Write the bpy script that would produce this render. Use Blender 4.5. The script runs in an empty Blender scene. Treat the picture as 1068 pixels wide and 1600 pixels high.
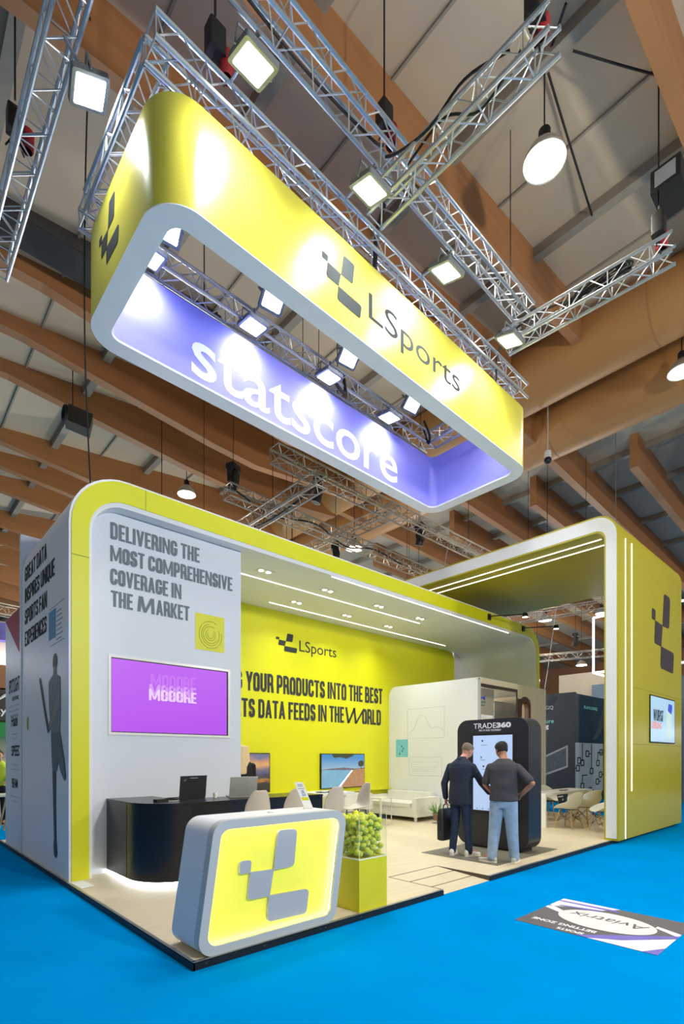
import bpy, bmesh, math, random
from mathutils import Vector, Matrix, Quaternion

random.seed(7)
SC = bpy.context.scene
COL = SC.collection

# ---------------------------------------------------------------- camera, world, exposure
cam_data = bpy.data.cameras.new('camera')
cam = bpy.data.objects.new('camera', cam_data)
COL.objects.link(cam)
cam.location = (-1.793, -3.577, 1.6)
cam.rotation_euler = (math.radians(90), 0, math.radians(-42.73))
cam_data.sensor_fit = 'VERTICAL'
cam_data.sensor_height = 36.0
cam_data.lens = 800 * 36.0 / 1600.0
cam_data.shift_y = 383.0 / 1600.0
cam_data.clip_end = 300
SC.camera = cam

SC.view_settings.view_transform = 'Standard'
SC.view_settings.look = 'None'
SC.view_settings.gamma = 1.0
SC.view_settings.use_curve_mapping = False
SC.view_settings.exposure = 0.1

world = bpy.data.worlds.new('world')
SC.world = world
world.use_nodes = True
bg = world.node_tree.nodes['Background']
bg.inputs[0].default_value = (1.0, 0.97, 0.93, 1)
bg.inputs[1].default_value = 0.22
SC.cycles.use_denoising = True
SC.cycles.max_bounces = 8
SC.cycles.sample_clamp_indirect = 6.0

def lamp(name, kind, loc, energy, aim=None, size=0.3, color=(1, 1, 1), spot=60, blend=0.5):
    d = bpy.data.lights.new(name, kind)
    d.energy = energy
    d.color = color
    if kind == 'AREA':
        d.shape = 'DISK'
        d.size = size
    if kind == 'SPOT':
        d.spot_size = math.radians(spot)
        d.spot_blend = blend
        d.shadow_soft_size = size
    if kind == 'POINT':
        d.shadow_soft_size = size
    o = bpy.data.objects.new(name, d)
    COL.objects.link(o)
    o.location = loc
    if aim is not None:
        o.rotation_euler = (Vector(aim) - Vector(loc)).to_track_quat('-Z', 'Y').to_euler()
    return o

# ---------------------------------------------------------------- materials
def lin(c):
    out = []
    for v in c:
        v = v / 255.0
        out.append(v / 12.92 if v <= 0.04045 else ((v + 0.055) / 1.055) ** 2.4)
    return tuple(out)

def mat(name, rgb, rough=0.5, metal=0.0, emit=None, estr=0.0, var=0.06, scale=6.0, bump=0.0, spec=0.5, bscale=None, stretch=None):
    m = bpy.data.materials.new(name)
    m.use_nodes = True
    nt = m.node_tree
    b = nt.nodes['Principled BSDF']
    c = lin(rgb)
    b.inputs['Roughness'].default_value = rough
    b.inputs['Metallic'].default_value = metal
    b.inputs['Specular IOR Level'].default_value = spec
    tc = nt.nodes.new('ShaderNodeTexCoord')
    src = tc.outputs['Object']
    if stretch:
        mp = nt.nodes.new('ShaderNodeMapping')
        mp.inputs['Scale'].default_value = stretch
        nt.links.new(src, mp.inputs['Vector'])
        src = mp.outputs['Vector']
    n = nt.nodes.new('ShaderNodeTexNoise')
    n.inputs['Scale'].default_value = scale
    n.inputs['Detail'].default_value = 4
    nt.links.new(src, n.inputs['Vector'])
    r = nt.nodes.new('ShaderNodeValToRGB')
    r.color_ramp.elements[0].position = 0.3
    r.color_ramp.elements[1].position = 0.7
    r.color_ramp.elements[0].color = tuple(x * (1 - var) for x in c) + (1,)
    r.color_ramp.elements[1].color = tuple(min(1, x * (1 + var)) for x in c) + (1,)
    nt.links.new(n.outputs['Fac'], r.inputs['Fac'])
    nt.links.new(r.outputs['Color'], b.inputs['Base Color'])
    if bump > 0:
        n2 = nt.nodes.new('ShaderNodeTexNoise')
        n2.inputs['Scale'].default_value = bscale or scale * 8
        nt.links.new(src, n2.inputs['Vector'])
        bp = nt.nodes.new('ShaderNodeBump')
        bp.inputs['Strength'].default_value = bump
        bp.inputs['Distance'].default_value = 0.02
        nt.links.new(n2.outputs['Fac'], bp.inputs['Height'])
        nt.links.new(bp.outputs['Normal'], b.inputs['Normal'])
    if estr > 0:
        b.inputs['Emission Color'].default_value = lin(emit or rgb) + (1,)
        b.inputs['Emission Strength'].default_value = estr
    return m

def clear_mat(name, rgb, fac, rough=0.03):
    m = bpy.data.materials.new(name)
    m.use_nodes = True
    nt = m.node_tree
    out = nt.nodes['Material Output']
    nt.nodes.remove(nt.nodes['Principled BSDF'])
    t = nt.nodes.new('ShaderNodeBsdfTransparent')
    t.inputs[0].default_value = lin(rgb) + (1,)
    g = nt.nodes.new('ShaderNodeBsdfGlossy')
    g.inputs['Roughness'].default_value = rough
    lw = nt.nodes.new('ShaderNodeLayerWeight')
    lw.inputs['Blend'].default_value = fac
    mu = nt.nodes.new('ShaderNodeMath'); mu.operation = 'MULTIPLY'
    mu.inputs[1].default_value = 0.22
    nt.links.new(lw.outputs['Facing'], mu.inputs[0])
    mx = nt.nodes.new('ShaderNodeMixShader')
    nt.links.new(mu.outputs[0], mx.inputs['Fac'])
    nt.links.new(t.outputs[0], mx.inputs[1])
    nt.links.new(g.outputs[0], mx.inputs[2])
    nt.links.new(mx.outputs[0], out.inputs['Surface'])
    return m

def picture(name, stops, z0, z1, estr, wob=.1, scale=3.0, stretch=(1, 1, 3)):
    """a printed or displayed scene: colour bands up the picture with cloudy edges"""
    m = bpy.data.materials.new(name); m.use_nodes = True
    nt = m.node_tree; b = nt.nodes['Principled BSDF']
    tc = nt.nodes.new('ShaderNodeTexCoord')
    mp = nt.nodes.new('ShaderNodeMapping'); mp.inputs['Scale'].default_value = stretch
    nt.links.new(tc.outputs['Object'], mp.inputs['Vector'])
    n = nt.nodes.new('ShaderNodeTexNoise'); n.inputs['Scale'].default_value = scale; n.inputs['Detail'].default_value = 6
    nt.links.new(mp.outputs['Vector'], n.inputs['Vector'])
    sx = nt.nodes.new('ShaderNodeSeparateXYZ'); nt.links.new(tc.outputs['Object'], sx.inputs[0])
    mr = nt.nodes.new('ShaderNodeMapRange'); mr.inputs['From Min'].default_value = z0; mr.inputs['From Max'].default_value = z1
    nt.links.new(sx.outputs['Z'], mr.inputs['Value'])
    ml = nt.nodes.new('ShaderNodeMath'); ml.operation = 'MULTIPLY_ADD'; ml.inputs[1].default_value = wob * 2; ml.inputs[2].default_value = -wob
    nt.links.new(n.outputs['Fac'], ml.inputs[0])
    ad = nt.nodes.new('ShaderNodeMath'); ad.operation = 'ADD'
    nt.links.new(mr.outputs[0], ad.inputs[0]); nt.links.new(ml.outputs[0], ad.inputs[1])
    r = nt.nodes.new('ShaderNodeValToRGB')
    while len(r.color_ramp.elements) < len(stops): r.color_ramp.elements.new(.5)
    for e, (t, c) in zip(r.color_ramp.elements, stops):
        e.position = t; e.color = lin(c) + (1,)
    nt.links.new(ad.outputs[0], r.inputs['Fac'])
    b.inputs['Base Color'].default_value = (.02, .02, .02, 1)
    nt.links.new(r.outputs['Color'], b.inputs['Emission Color']); b.inputs['Emission Strength'].default_value = estr
    b.inputs['Roughness'].default_value = .4
    return m

M = {}
M['carpet'] = mat('blue carpet', (0, 134, 206), 0.95, var=0.05, scale=1.3, bump=0.25, bscale=260, spec=0.0)
M['deck'] = mat('light oak vinyl deck', (214, 200, 168), 0.45, var=0.06, scale=2.5, stretch=(1, 6, 1), bump=0.03)
M['mdeck'] = mat('grey mat', (112, 107, 92), 0.6, var=0.05)
M['black'] = mat('black trim', (22, 22, 24), 0.45, var=0.1)
M['silver'] = mat('aluminium trim', (170, 170, 165), 0.35, 0.8)
M['white'] = mat('white panel', (226, 228, 230), 0.45, var=0.012, scale=1.5)
M['white2'] = mat('white gloss', (232, 232, 226), 0.25, var=0.01)
M['cool'] = mat('white laminate', (212, 219, 226), 0.45, var=0.012, scale=1.5)
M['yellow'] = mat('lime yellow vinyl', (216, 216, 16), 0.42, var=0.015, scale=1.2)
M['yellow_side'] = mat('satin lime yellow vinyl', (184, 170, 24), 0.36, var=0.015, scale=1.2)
M['banner_yellow'] = mat('banner fabric yellow', (206, 198, 72), 0.3, var=0.02, scale=2, spec=0.45)
M['banner_purple'] = mat('banner fabric violet', (150, 150, 236), 0.4, var=0.03, scale=2)
M['rim'] = mat('banner white rim', (226, 232, 232), 0.5, var=0.015)
M['ink'] = mat('dark grey print', (62, 66, 66), 0.9, var=0.03, spec=0.1)
M['ink_soft'] = mat('slate print', (104, 118, 124), 0.6, var=0.03)
M['ink_pale'] = mat('pale grey print', (186, 192, 196), 0.6, var=0.02)
M['ink_white'] = mat('white print', (244, 244, 250), 0.5, var=0.01)
M['ink_glow'] = mat('white print on violet', (250, 250, 255), 0.5, var=0.01)
M['truss'] = mat('brushed aluminium tube', (188, 194, 198), 0.33, 0.85, var=0.06, scale=14)
M['truss_far'] = mat('dull aluminium tube', (170, 160, 146), 0.45, 0.6, var=0.06, scale=14)
M['brace'] = mat('aluminium lacing', (206, 208, 208), 0.4, 0.7, var=0.05)
M['lens'] = mat('flood lamp face', (255, 255, 255), 0.4, emit=(246, 252, 255), estr=14)
M['flood'] = mat('flood lamp housing', (122, 128, 130), 0.5, 0.4)
M['led'] = mat('led strip', (255, 255, 250), 0.4, emit=(255, 250, 236), estr=5)
M['led_strong'] = mat('bright led strip', (255, 255, 250), 0.4, emit=(245, 250, 255), estr=14)
M['led_cool'] = mat('white led tube', (255, 255, 255), 0.4, emit=(240, 240, 255), estr=3)
M['down'] = mat('downlight lens', (255, 255, 255), 0.4, emit=(255, 252, 240), estr=9)
M['wood'] = mat('glulam timber', (166, 112, 66), 0.6, var=0.10, scale=1.2, stretch=(0.25, 1, 5), bump=0.03)
M['duct'] = mat('ochre duct skin', (182, 128, 70), 0.5, var=0.05, scale=0.8)
M['roof'] = mat('roof sheet', (194, 172, 142), 0.75, var=0.05, scale=0.6)
M['purlin'] = mat('steel purlin', (150, 138, 118), 0.6, var=0.06)
M['roofdark'] = mat('dark vent', (62, 60, 56), 0.7)
M['hallwall'] = mat('timber hall wall', (150, 104, 70), 0.7, var=0.12, scale=0.7)
M['dark'] = mat('black plastic', (20, 20, 22), 0.5, var=0.1)
M['cable'] = mat('black cable', (18, 18, 20), 0.6)
M['red'] = mat('red canvas', (150, 26, 34), 0.7)
M['bluebit'] = mat('blue tag', (50, 110, 190), 0.6)
M['desk'] = mat('satin black desk laminate', (16, 17, 20), 0.28, var=0.06)
M['kiosk'] = mat('charcoal kiosk body', (34, 34, 38), 0.34, var=0.05)
M['screen_purple'] = mat('violet screen', (30, 10, 46), 0.4, emit=(178, 68, 234), estr=0.9, var=0.03, scale=3)
M['moore0'] = mat('violet lettering faint', (30, 10, 46), 0.4, emit=(190, 96, 236), estr=0.9)
M['moore1'] = mat('violet lettering mid', (30, 10, 46), 0.4, emit=(208, 146, 240), estr=0.9)
M['moore2'] = mat('violet lettering bright', (30, 10, 46), 0.4, emit=(234, 204, 246), estr=0.9)
M['screen_blue'] = mat('pale blue screen', (110, 130, 165), 0.3, emit=(186, 208, 242), estr=0.72, var=0.03, scale=2)
M['counter_glow'] = mat('backlit lime acrylic', (240, 236, 84), 0.45, emit=(240, 236, 40), estr=0.22, var=0.02)
M['counter_rim'] = mat('grey lacquer', (186, 190, 190), 0.5, var=0.01)
M['counter_logo'] = mat('slate acrylic', (172, 178, 184), 0.5, var=0.01)
M['box_y'] = mat('lime lacquer', (220, 212, 8), 0.35, var=0.02)
M['ball'] = mat('tennis felt', (222, 228, 54), 0.95, var=0.12, scale=40, bump=0.4, bscale=300, spec=0.1)
M['seam'] = mat('ball seam', (236, 240, 214), 0.8)
M['acrylic'] = clear_mat('clear acrylic', (252, 253, 250), 0.12)
M['glass'] = clear_mat('window glass', (236, 236, 232), 0.25)
M['acryl_edge'] = mat('acrylic edge', (240, 246, 220), 0.2, var=0.01)
M['stool'] = mat('warm grey shell plastic', (196, 186, 172), 0.4, var=0.015)
M['shell'] = mat('white shell plastic', (232, 232, 222), 0.35, var=0.01)
M['legwood'] = mat('beech leg', (196, 156, 108), 0.5, var=0.1, scale=8)
M['legblack'] = mat('black wire', (30, 28, 26), 0.5)
M['sofa'] = mat('white leatherette', (236, 236, 226), 0.4, var=0.012, bump=0.02)
M['leaf'] = mat('plant leaf', (96, 150, 62), 0.5, var=0.3, scale=12)
M['pot'] = mat('terracotta pot', (150, 112, 92), 0.7)
M['soil'] = mat('soil', (60, 46, 36), 0.9)
M['lapgrey'] = mat('silver grey laptop', (176, 178, 172), 0.45)
M['skin'] = mat('skin', (206, 150, 122), 0.5, var=0.04)
M['skin2'] = mat('tanned skin', (178, 122, 92), 0.5, var=0.04)
M['navy'] = mat('navy suit wool', (28, 38, 58), 0.85, var=0.1, scale=20, bump=0.05)
M['navy2'] = mat('dark blue denim', (26, 44, 74), 0.85, var=0.12, scale=20)
M['tee'] = mat('charcoal jersey', (66, 64, 68), 0.9, var=0.06, scale=8, bump=0.08)
M['jeans'] = mat('washed denim', (140, 164, 190), 0.9, var=0.16, scale=9, bump=0.1)
M['shoe'] = mat('white sneaker', (226, 224, 216), 0.6, var=0.04)
M['shoe2'] = mat('grey sneaker', (190, 192, 182), 0.6, var=0.06)
M['hair_dark'] = mat('short dark hair', (34, 28, 26), 0.7, var=0.2, scale=60, bump=0.3)
M['hair_grey'] = mat('cropped grey hair', (124, 108, 92), 0.75, var=0.2, scale=60, bump=0.3)
M['hair_blond'] = mat('blond hair', (222, 196, 146), 0.5, var=0.15, scale=30, stretch=(8, 8, 1))
M['cloth_black'] = mat('black cloth', (24, 22, 24), 0.85)
M['cloth_lime'] = mat('lime vest', (190, 214, 60), 0.8)
M['bag'] = mat('black leather', (26, 26, 30), 0.45, var=0.1)
M['navyboard'] = mat('dark navy stand panel', (22, 34, 44), 0.5, var=0.06, scale=0.8)
M['tealboard'] = mat('dark teal stand panel', (24, 48, 60), 0.5, var=0.06, scale=0.8)
M['greyboard'] = mat('pale grey stand panel', (172, 180, 178), 0.5, var=0.02)
M['mint'] = mat('mint lettering', (120, 200, 190), 0.6, emit=(120, 200, 190), estr=0.25)
M['curve_line'] = mat('thin grey curve print', (66, 84, 94), 0.6)
M['beige'] = mat('beige fascia', (206, 192, 172), 0.6, var=0.03)
M['bluefascia'] = mat('grey blue fascia', (110, 136, 158), 0.6, var=0.03)
M['cyanblock'] = mat('cyan print', (120, 196, 216), 0.6, var=0.05)
M['blueblock'] = mat('steel blue print', (70, 140, 176), 0.6, var=0.05)
M['crimson'] = mat('crimson print', (152, 36, 58), 0.6, var=0.03)
M['tan'] = mat('cream panel', (242, 230, 208), 0.6, var=0.06)
M['brownwood'] = mat('walnut opening', (88, 52, 26), 0.6, var=0.1)
M['locker'] = mat('grey cupboard', (150, 154, 156), 0.5, var=0.04)
M['figure_dark'] = mat('athlete print dark', (66, 72, 78), 0.6, var=0.2, scale=14)
M['figure_mid'] = mat('athlete print grey', (112, 122, 126), 0.6, var=0.25, scale=18)
M['figure_skin'] = mat('athlete print skin', (132, 128, 128), 0.6, var=0.1)
M['figure_skirt'] = mat('athlete print cloth', (84, 104, 108), 0.6, var=0.35, scale=26)
M['sticker_grey'] = mat('grey floor vinyl', (96, 94, 98), 0.5, var=0.03)
M['sticker_white'] = mat('white floor vinyl', (224, 226, 240), 0.45, var=0.02)
M['sticker_violet'] = mat('violet floor vinyl', (112, 104, 190), 0.5, var=0.12, scale=5)
M['sky_a'] = mat('screen sky', (110, 170, 220), 0.4, emit=(112, 172, 222), estr=0.8, var=0.1)
M['sky_b'] = mat('screen haze', (210, 200, 206), 0.4, emit=(206, 200, 208), estr=0.75, var=0.05)
M['sea'] = mat('screen sea', (92, 132, 158), 0.4, emit=(96, 136, 160), estr=0.75, var=0.12)
M['foam'] = mat('screen foam', (200, 214, 222), 0.4, emit=(190, 208, 218), estr=0.8)
M['sand'] = mat('screen cliff', (140, 104, 76), 0.4, emit=(140, 104, 78), estr=0.7, var=0.25, scale=14)
M['hill'] = mat('screen hill', (92, 82, 96), 0.4, emit=(94, 84, 98), estr=0.6, var=0.15)
M['treeprint'] = mat('screen foliage', (50, 56, 40), 0.4, emit=(50, 58, 42), estr=0.5, var=0.3, scale=20)
M['sunset'] = mat('screen sunset', (226, 164, 96), 0.4, emit=(222, 160, 100), estr=0.8, var=0.12, scale=9)
M['dusk'] = mat('screen dusk', (112, 104, 138), 0.4, emit=(116, 106, 140), estr=0.7, var=0.15, scale=9)
M['night'] = mat('screen dark water', (44, 42, 40), 0.4, emit=(50, 46, 42), estr=0.5, var=0.4, scale=14)
M['icewall'] = mat('screen ice blue', (150, 180, 196), 0.3, emit=(150, 182, 200), estr=0.7, var=0.06, scale=3)
M['icetext'] = mat('screen dark lettering', (30, 44, 56), 0.5, emit=(30, 44, 56), estr=0.4)
M['redtext'] = mat('screen red lettering', (206, 120, 110), 0.5, emit=(210, 130, 118), estr=0.7)
M['royal'] = mat('royal blue print', (40, 70, 190), 0.5, emit=(40, 70, 190), estr=0.5)
M['green_glow'] = mat('green lit panel', (20, 90, 50), 0.5, emit=(30, 130, 70), estr=0.4)
M['paper'] = mat('paper', (238, 238, 234), 0.7, var=0.01)
M['pendant_shell'] = mat('pendant reflector', (196, 190, 178), 0.3, 0.5)
M['bulb'] = mat('pendant lamp glow', (255, 250, 235), 0.4, emit=(255, 244, 222), estr=11)
M['ledscreen'] = mat('speaker grille', (60, 56, 46), 0.7)

# ---------------------------------------------------------------- mesh builder
W = {}   # world origin of every thing (Empty) and its parts

class MB:
    def __init__(s):
        s.bm = bmesh.new()
    def face(s, pts):
        vs = [s.bm.verts.new(Vector(p)) for p in pts]
        try:
            return s.bm.faces.new(vs)
        except ValueError:
            return None
    def box(s, x0, x1, y0, y1, z0, z1):
        v = [s.bm.verts.new((x, y, z)) for x in (x0, x1) for y in (y0, y1) for z in (z0, z1)]
        for f in ((0, 1, 3, 2), (4, 6, 7, 5), (0, 4, 5, 1), (2, 3, 7, 6), (0, 2, 6, 4), (1, 5, 7, 3)):
            s.bm.faces.new([v[i] for i in f])
        return s
    def obox(s, c, u, v, w, a, b, d):
        c = Vector(c); u = Vector(u).normalized() * a; v = Vector(v).normalized() * b; w = Vector(w).normalized() * d
        vs = [s.bm.verts.new(c + i * u + j * v + k * w) for i in (-.5, .5) for j in (-.5, .5) for k in (-.5, .5)]
        for f in ((0, 1, 3, 2), (4, 6, 7, 5), (0, 4, 5, 1), (2, 3, 7, 6), (0, 2, 6, 4), (1, 5, 7, 3)):
            s.bm.faces.new([vs[i] for i in f])
        return s
    def prism(s, pts, ext):
        a = [s.bm.verts.new(Vector(p)) for p in pts]
        b = [s.bm.verts.new(Vector(p) + Vector(ext)) for p in pts]
        n = len(a)
        s.bm.faces.new(a)
        s.bm.faces.new(list(reversed(b)))
        for i in range(n):
            s.bm.faces.new((a[i], b[i], b[(i + 1) % n], a[(i + 1) % n]))
        return s
    def ribbon(s, outer, inner, ext, closed=True):
        """band between two outlines with the same number of points, extruded by ext"""
        e = Vector(ext)
        o0 = [s.bm.verts.new(Vector(p)) for p in outer]; o1 = [s.bm.verts.new(Vector(p) + e) for p in outer]
        i0 = [s.bm.verts.new(Vector(p)) for p in inner]; i1 = [s.bm.verts.new(Vector(p) + e) for p in inner]
        n = len(outer)
        for k in range(n if closed else n - 1):
            j = (k + 1) % n
            s.bm.faces.new((o0[k], o0[j], i0[j], i0[k]))
            s.bm.faces.new((o1[k], i1[k], i1[j], o1[j]))
            s.bm.faces.new((o0[k], o1[k], o1[j], o0[j]))
            s.bm.faces.new((i0[k], i0[j], i1[j], i1[k]))
        if not closed:
            for k in (0, n - 1):
                s.bm.faces.new((o0[k], i0[k], i1[k], o1[k]))
        return s
    def tube(s, pts, r, seg=8, caps=True, squash=None):
        pts = [Vector(p) for p in pts]
        n = len(pts)
        rs = r if isinstance(r, (list, tuple)) else [r] * n
        rings = []
        t0 = (pts[1] - pts[0]).normalized()
        ref = Vector((0, 0, 1)) if abs(t0.z) < 0.9 else Vector((1, 0, 0))
        u = t0.cross(ref).normalized()
        for i in range(n):
            t = (pts[min(i + 1, n - 1)] - pts[max(i - 1, 0)])
            if t.length < 1e-9:
                t = t0.copy()
            t.normalize()
            u = (u - t * u.dot(t))
            if u.length < 1e-6:
                u = t.orthogonal()
            u.normalize()
            v = t.cross(u)
            ring = []
            for k in range(seg):
                a = 2 * math.pi * k / seg
                ring.append(s.bm.verts.new(pts[i] + (u * math.cos(a) + v * math.sin(a)) * rs[i]))
            rings.append(ring)
        for i in range(n - 1):
            for k in range(seg):
                j = (k + 1) % seg
                s.bm.faces.new((rings[i][k], rings[i][j], rings[i + 1][j], rings[i + 1][k]))
        if caps:
            s.bm.faces.new(list(reversed(rings[0])))
            s.bm.faces.new(rings[-1])
        return s
    def loft(s, rings):
        """rings: lists of points, same count; closed with caps"""
        R = [[s.bm.verts.new(Vector(p)) for p in ring] for ring in rings]
        n = len(R[0])
        for i in range(len(R) - 1):
            for k in range(n):
                j = (k + 1) % n
                s.bm.faces.new((R[i][k], R[i][j], R[i + 1][j], R[i + 1][k]))
        s.bm.faces.new(list(reversed(R[0])))
        s.bm.faces.new(R[-1])
        return s
    def lathe(s, prof, c, seg=24, axis=None):
        c = Vector(c)
        q = Vector((0, 0, 1)).rotation_difference(Vector(axis).normalized()) if axis else Quaternion()
        R = []
        for (r, z) in prof:
            R.append([s.bm.verts.new(c + q @ Vector((max(r, 1e-4) * math.cos(2 * math.pi * k / seg), max(r, 1e-4) * math.sin(2 * math.pi * k / seg), z))) for k in range(seg)])
        for i in range(len(R) - 1):
            for k in range(seg):
                j = (k + 1) % seg
                s.bm.faces.new((R[i][k], R[i][j], R[i + 1][j], R[i + 1][k]))
        return s
    def ball(s, c, r, seg=12, rot=None):
        if not isinstance(r, (list, tuple)):
            r = (r, r, r)
        m = Matrix.Translation(Vector(c)) @ (rot.to_matrix().to_4x4() if rot else Matrix()) @ Matrix.Diagonal((r[0], r[1], r[2], 1))
        bmesh.ops.create_uvsphere(s.bm, u_segments=seg, v_segments=max(6, seg * 2 // 3), radius=1.0, matrix=m)
        return s
    def grid(s, rows):
        """rows of points -> open sheet"""
        R = [[s.bm.verts.new(Vector(p)) for p in r] for r in rows]
        for i in range(len(R) - 1):
            for k in range(len(R[0]) - 1):
                s.bm.faces.new((R[i][k], R[i][k + 1], R[i + 1][k + 1], R[i + 1][k]))
        return s
    def build(s, name, m, parent=None, smooth=False, angle=35, kind=None, fix=True, label=None, thick=None, sub=0):
        me = bpy.data.meshes.new(name)
        if fix:
            bmesh.ops.recalc_face_normals(s.bm, faces=s.bm.faces[:])
        if parent is not None:
            bmesh.ops.translate(s.bm, verts=s.bm.verts[:], vec=-W[parent])
        s.bm.to_mesh(me)
        s.bm.free()
        me.materials.append(m)
        o = bpy.data.objects.new(name, me)
        COL.objects.link(o)
        if smooth:
            me.polygons.foreach_set('use_smooth', [True] * len(me.polygons))
            me.set_sharp_from_angle(angle=math.radians(angle))
        if thick:
            md = o.modifiers.new('thickness', 'SOLIDIFY'); md.thickness = thick; md.offset = 0
        if sub:
            md = o.modifiers.new('smooth', 'SUBSURF'); md.levels = sub; md.render_levels = sub
        if parent is not None:
            o.parent = parent
            W[o] = W[parent].copy()
        else:
            W[o] = Vector((0, 0, 0))
        if kind:
            o['kind'] = kind
        if label:
            o['label'] = label
        return o

def thing(name, label, cat, loc=(0, 0, 0), group=None, kind=None):
    o = bpy.data.objects.new(name, None)
    o.empty_display_size = 0.1
    COL.objects.link(o)
    o.location = loc
    W[o] = Vector(loc)
    o['label'] = label
    o['category'] = cat
    if group:
        o['group'] = group
    if kind:
        o['kind'] = kind
    return o

def tag(o, label, cat, group=None):
    o['label'] = label
    o['category'] = cat
    if group:
        o['group'] = group
    return o

def dup(root, loc, rot=0.0, label=None, group=None):
    r = root.copy(); COL.objects.link(r)
    r.location = loc; r.rotation_euler = (0, 0, rot)
    W[r] = Vector(loc)
    if label: r['label'] = label
    if group: r['group'] = group
    for ch in list(root.children):
        c = ch.copy(); COL.objects.link(c); c.parent = r
        for g in list(ch.children):
            d = g.copy(); COL.objects.link(d); d.parent = c
    return r

# ---------------------------------------------------------------- outlines
def roundpoly(pts, r, n=6):
    """round every corner of a 2-D polygon; r a number or one per corner"""
    out = []
    N = len(pts)
    for i in range(N):
        p = Vector(pts[i]); a = Vector(pts[i - 1]); b = Vector(pts[(i + 1) % N])
        rr = r[i] if isinstance(r, (list, tuple)) else r
        if rr <= 0:
            out.append(tuple(p)); continue
        d1 = (a - p).normalized(); d2 = (b - p).normalized()
        ang = d1.angle(d2)
        t = min(rr / math.tan(ang / 2), (a - p).length * 0.49, (b - p).length * 0.49)
        rr = t * math.tan(ang / 2)
        c = p + (d1 + d2).normalized() * (rr / math.sin(ang / 2))
        s0 = p + d1 * t - c; s1 = p + d2 * t - c
        tot = s0.angle(s1)
        sgn = 1 if (s0.x * s1.y - s0.y * s1.x) > 0 else -1
        for k in range(n + 1):
            th = sgn * tot * k / n
            out.append((c.x + s0.x * math.cos(th) - s0.y * math.sin(th), c.y + s0.x * math.sin(th) + s0.y * math.cos(th)))
    return out

def rrect(x0, x1, y0, y1, r, n=6):
    return roundpoly([(x0, y0), (x1, y0), (x1, y1), (x0, y1)], r, n)

class Plane:
    """a placed drawing plane: origin, right, up; n points to the viewer"""
    def __init__(s, o, u, v):
        s.o = Vector(o); s.u = Vector(u); s.v = Vector(v); s.n = s.u.cross(s.v)
    def p(s, a, b, d=0.0):
        return s.o + s.u * a + s.v * b + s.n * d

def front(y):   # faces -y; coordinates are world x, z
    return Plane((0, y, 0), (1, 0, 0), (0, 0, 1))
def side(x):    # faces -x; first coordinate is minus world y
    return Plane((x, 0, 0), (0, -1, 0), (0, 0, 1))

def shape(mb, pl, pts, d=0.0, t=0.004):
    mb.prism([pl.p(a, b, d) for a, b in pts], -pl.n * t)
    return mb

def text_geo(txt, bold=0.0, space=1.0, shear=0.0, line=1.0):
    cu = bpy.data.curves.new('text', 'FONT')
    cu.body = txt
    cu.offset = bold
    cu.space_character = space
    cu.space_line = line
    cu.shear = shear
    cu.resolution_u = 4
    o = bpy.data.objects.new('text', cu)
    COL.objects.link(o)
    dg = bpy.context.evaluated_depsgraph_get()
    dg.update()
    me = o.evaluated_get(dg).to_mesh()
    vs = [tuple(v.co) for v in me.vertices]
    fs = [tuple(p.vertices) for p in me.polygons]
    o.evaluated_get(dg).to_mesh_clear()
    bpy.data.objects.remove(o)
    bpy.data.curves.remove(cu)
    return vs, fs

def put_text(mb, pl, txt, x0, x1, z0, z1, d=0.004, bold=0.0, space=1.0, shear=0.0, quad=None):
    vs, fs = text_geo(txt, bold, space, shear)
    if not vs:
        return mb
    ax = min(v[0] for v in vs); bx = max(v[0] for v in vs)
    ay = min(v[1] for v in vs); by = max(v[1] for v in vs)
    nv = []
    for v in vs:
        s = (v[0] - ax) / (bx - ax); t = (v[1] - ay) / (by - ay)
        nv.append(mb.bm.verts.new(pl.p(x0 + s * (x1 - x0), z0 + t * (z1 - z0), d)))
    for f in fs:
        try:
            mb.bm.faces.new([nv[i] for i in f])
        except ValueError:
            pass
    return mb

def letters(pl, rows, name, m, parent, **kw):
    mb = MB()
    for r in rows:
        k = dict(kw)
        if len(r) > 5: k.update(r[5])
        put_text(mb, pl, r[0], r[1], r[2], r[3], r[4], **k)
    return mb.build(name, m, parent, fix=False)

LOGO = {'tall': [(.492, 1.0), (.754, .994), (.707, .574), (.43, .569)],
        'small': [(.009, .722), (.145, .717), (.131, .586), (0, .586)],
        'mid': [(.131, .588), (.43, .575), (.376, .295), (.097, .299)],
        'low': [(.367, .297), (.926, .282), (.888, 0), (.343, .017)]}

LOGO_R = {'tall': (.05, .05, .05, 0), 'small': (.025, .025, 0, .025), 'mid': (0, 0, 0, .045), 'low': (0, .05, .05, .05)}

def logo(mb, pl, x0, x1, z0, z1, d=0.0, t=0.006):
    for k, pts in LOGO.items():
        q = [(x0 + (x1 - x0) * a / .926, z0 + (z1 - z0) * b) for a, b in pts]
        shape(mb, pl, roundpoly(q, [c * (z1 - z0) for c in LOGO_R[k]], 4), d, t)
    return mb

# heavy condensed lettering drawn with strokes (height 1, stroke .17)
def _round_open(pts, r, n=5):
    out = [Vector(pts[0])]
    for i in range(1, len(pts) - 1):
        p = Vector(pts[i]); a = Vector(pts[i - 1]); b = Vector(pts[i + 1])
        d1 = (a - p); d2 = (b - p); rr = min(r, d1.length * .5, d2.length * .5)
        d1.normalize(); d2.normalize()
        s0 = p + d1 * rr; s1 = p + d2 * rr
        for k in range(n + 1):
            u = k / n
            out.append((1 - u) ** 2 * s0 + 2 * u * (1 - u) * p + u * u * s1)
    out.append(Vector(pts[-1]))
    return out

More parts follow.
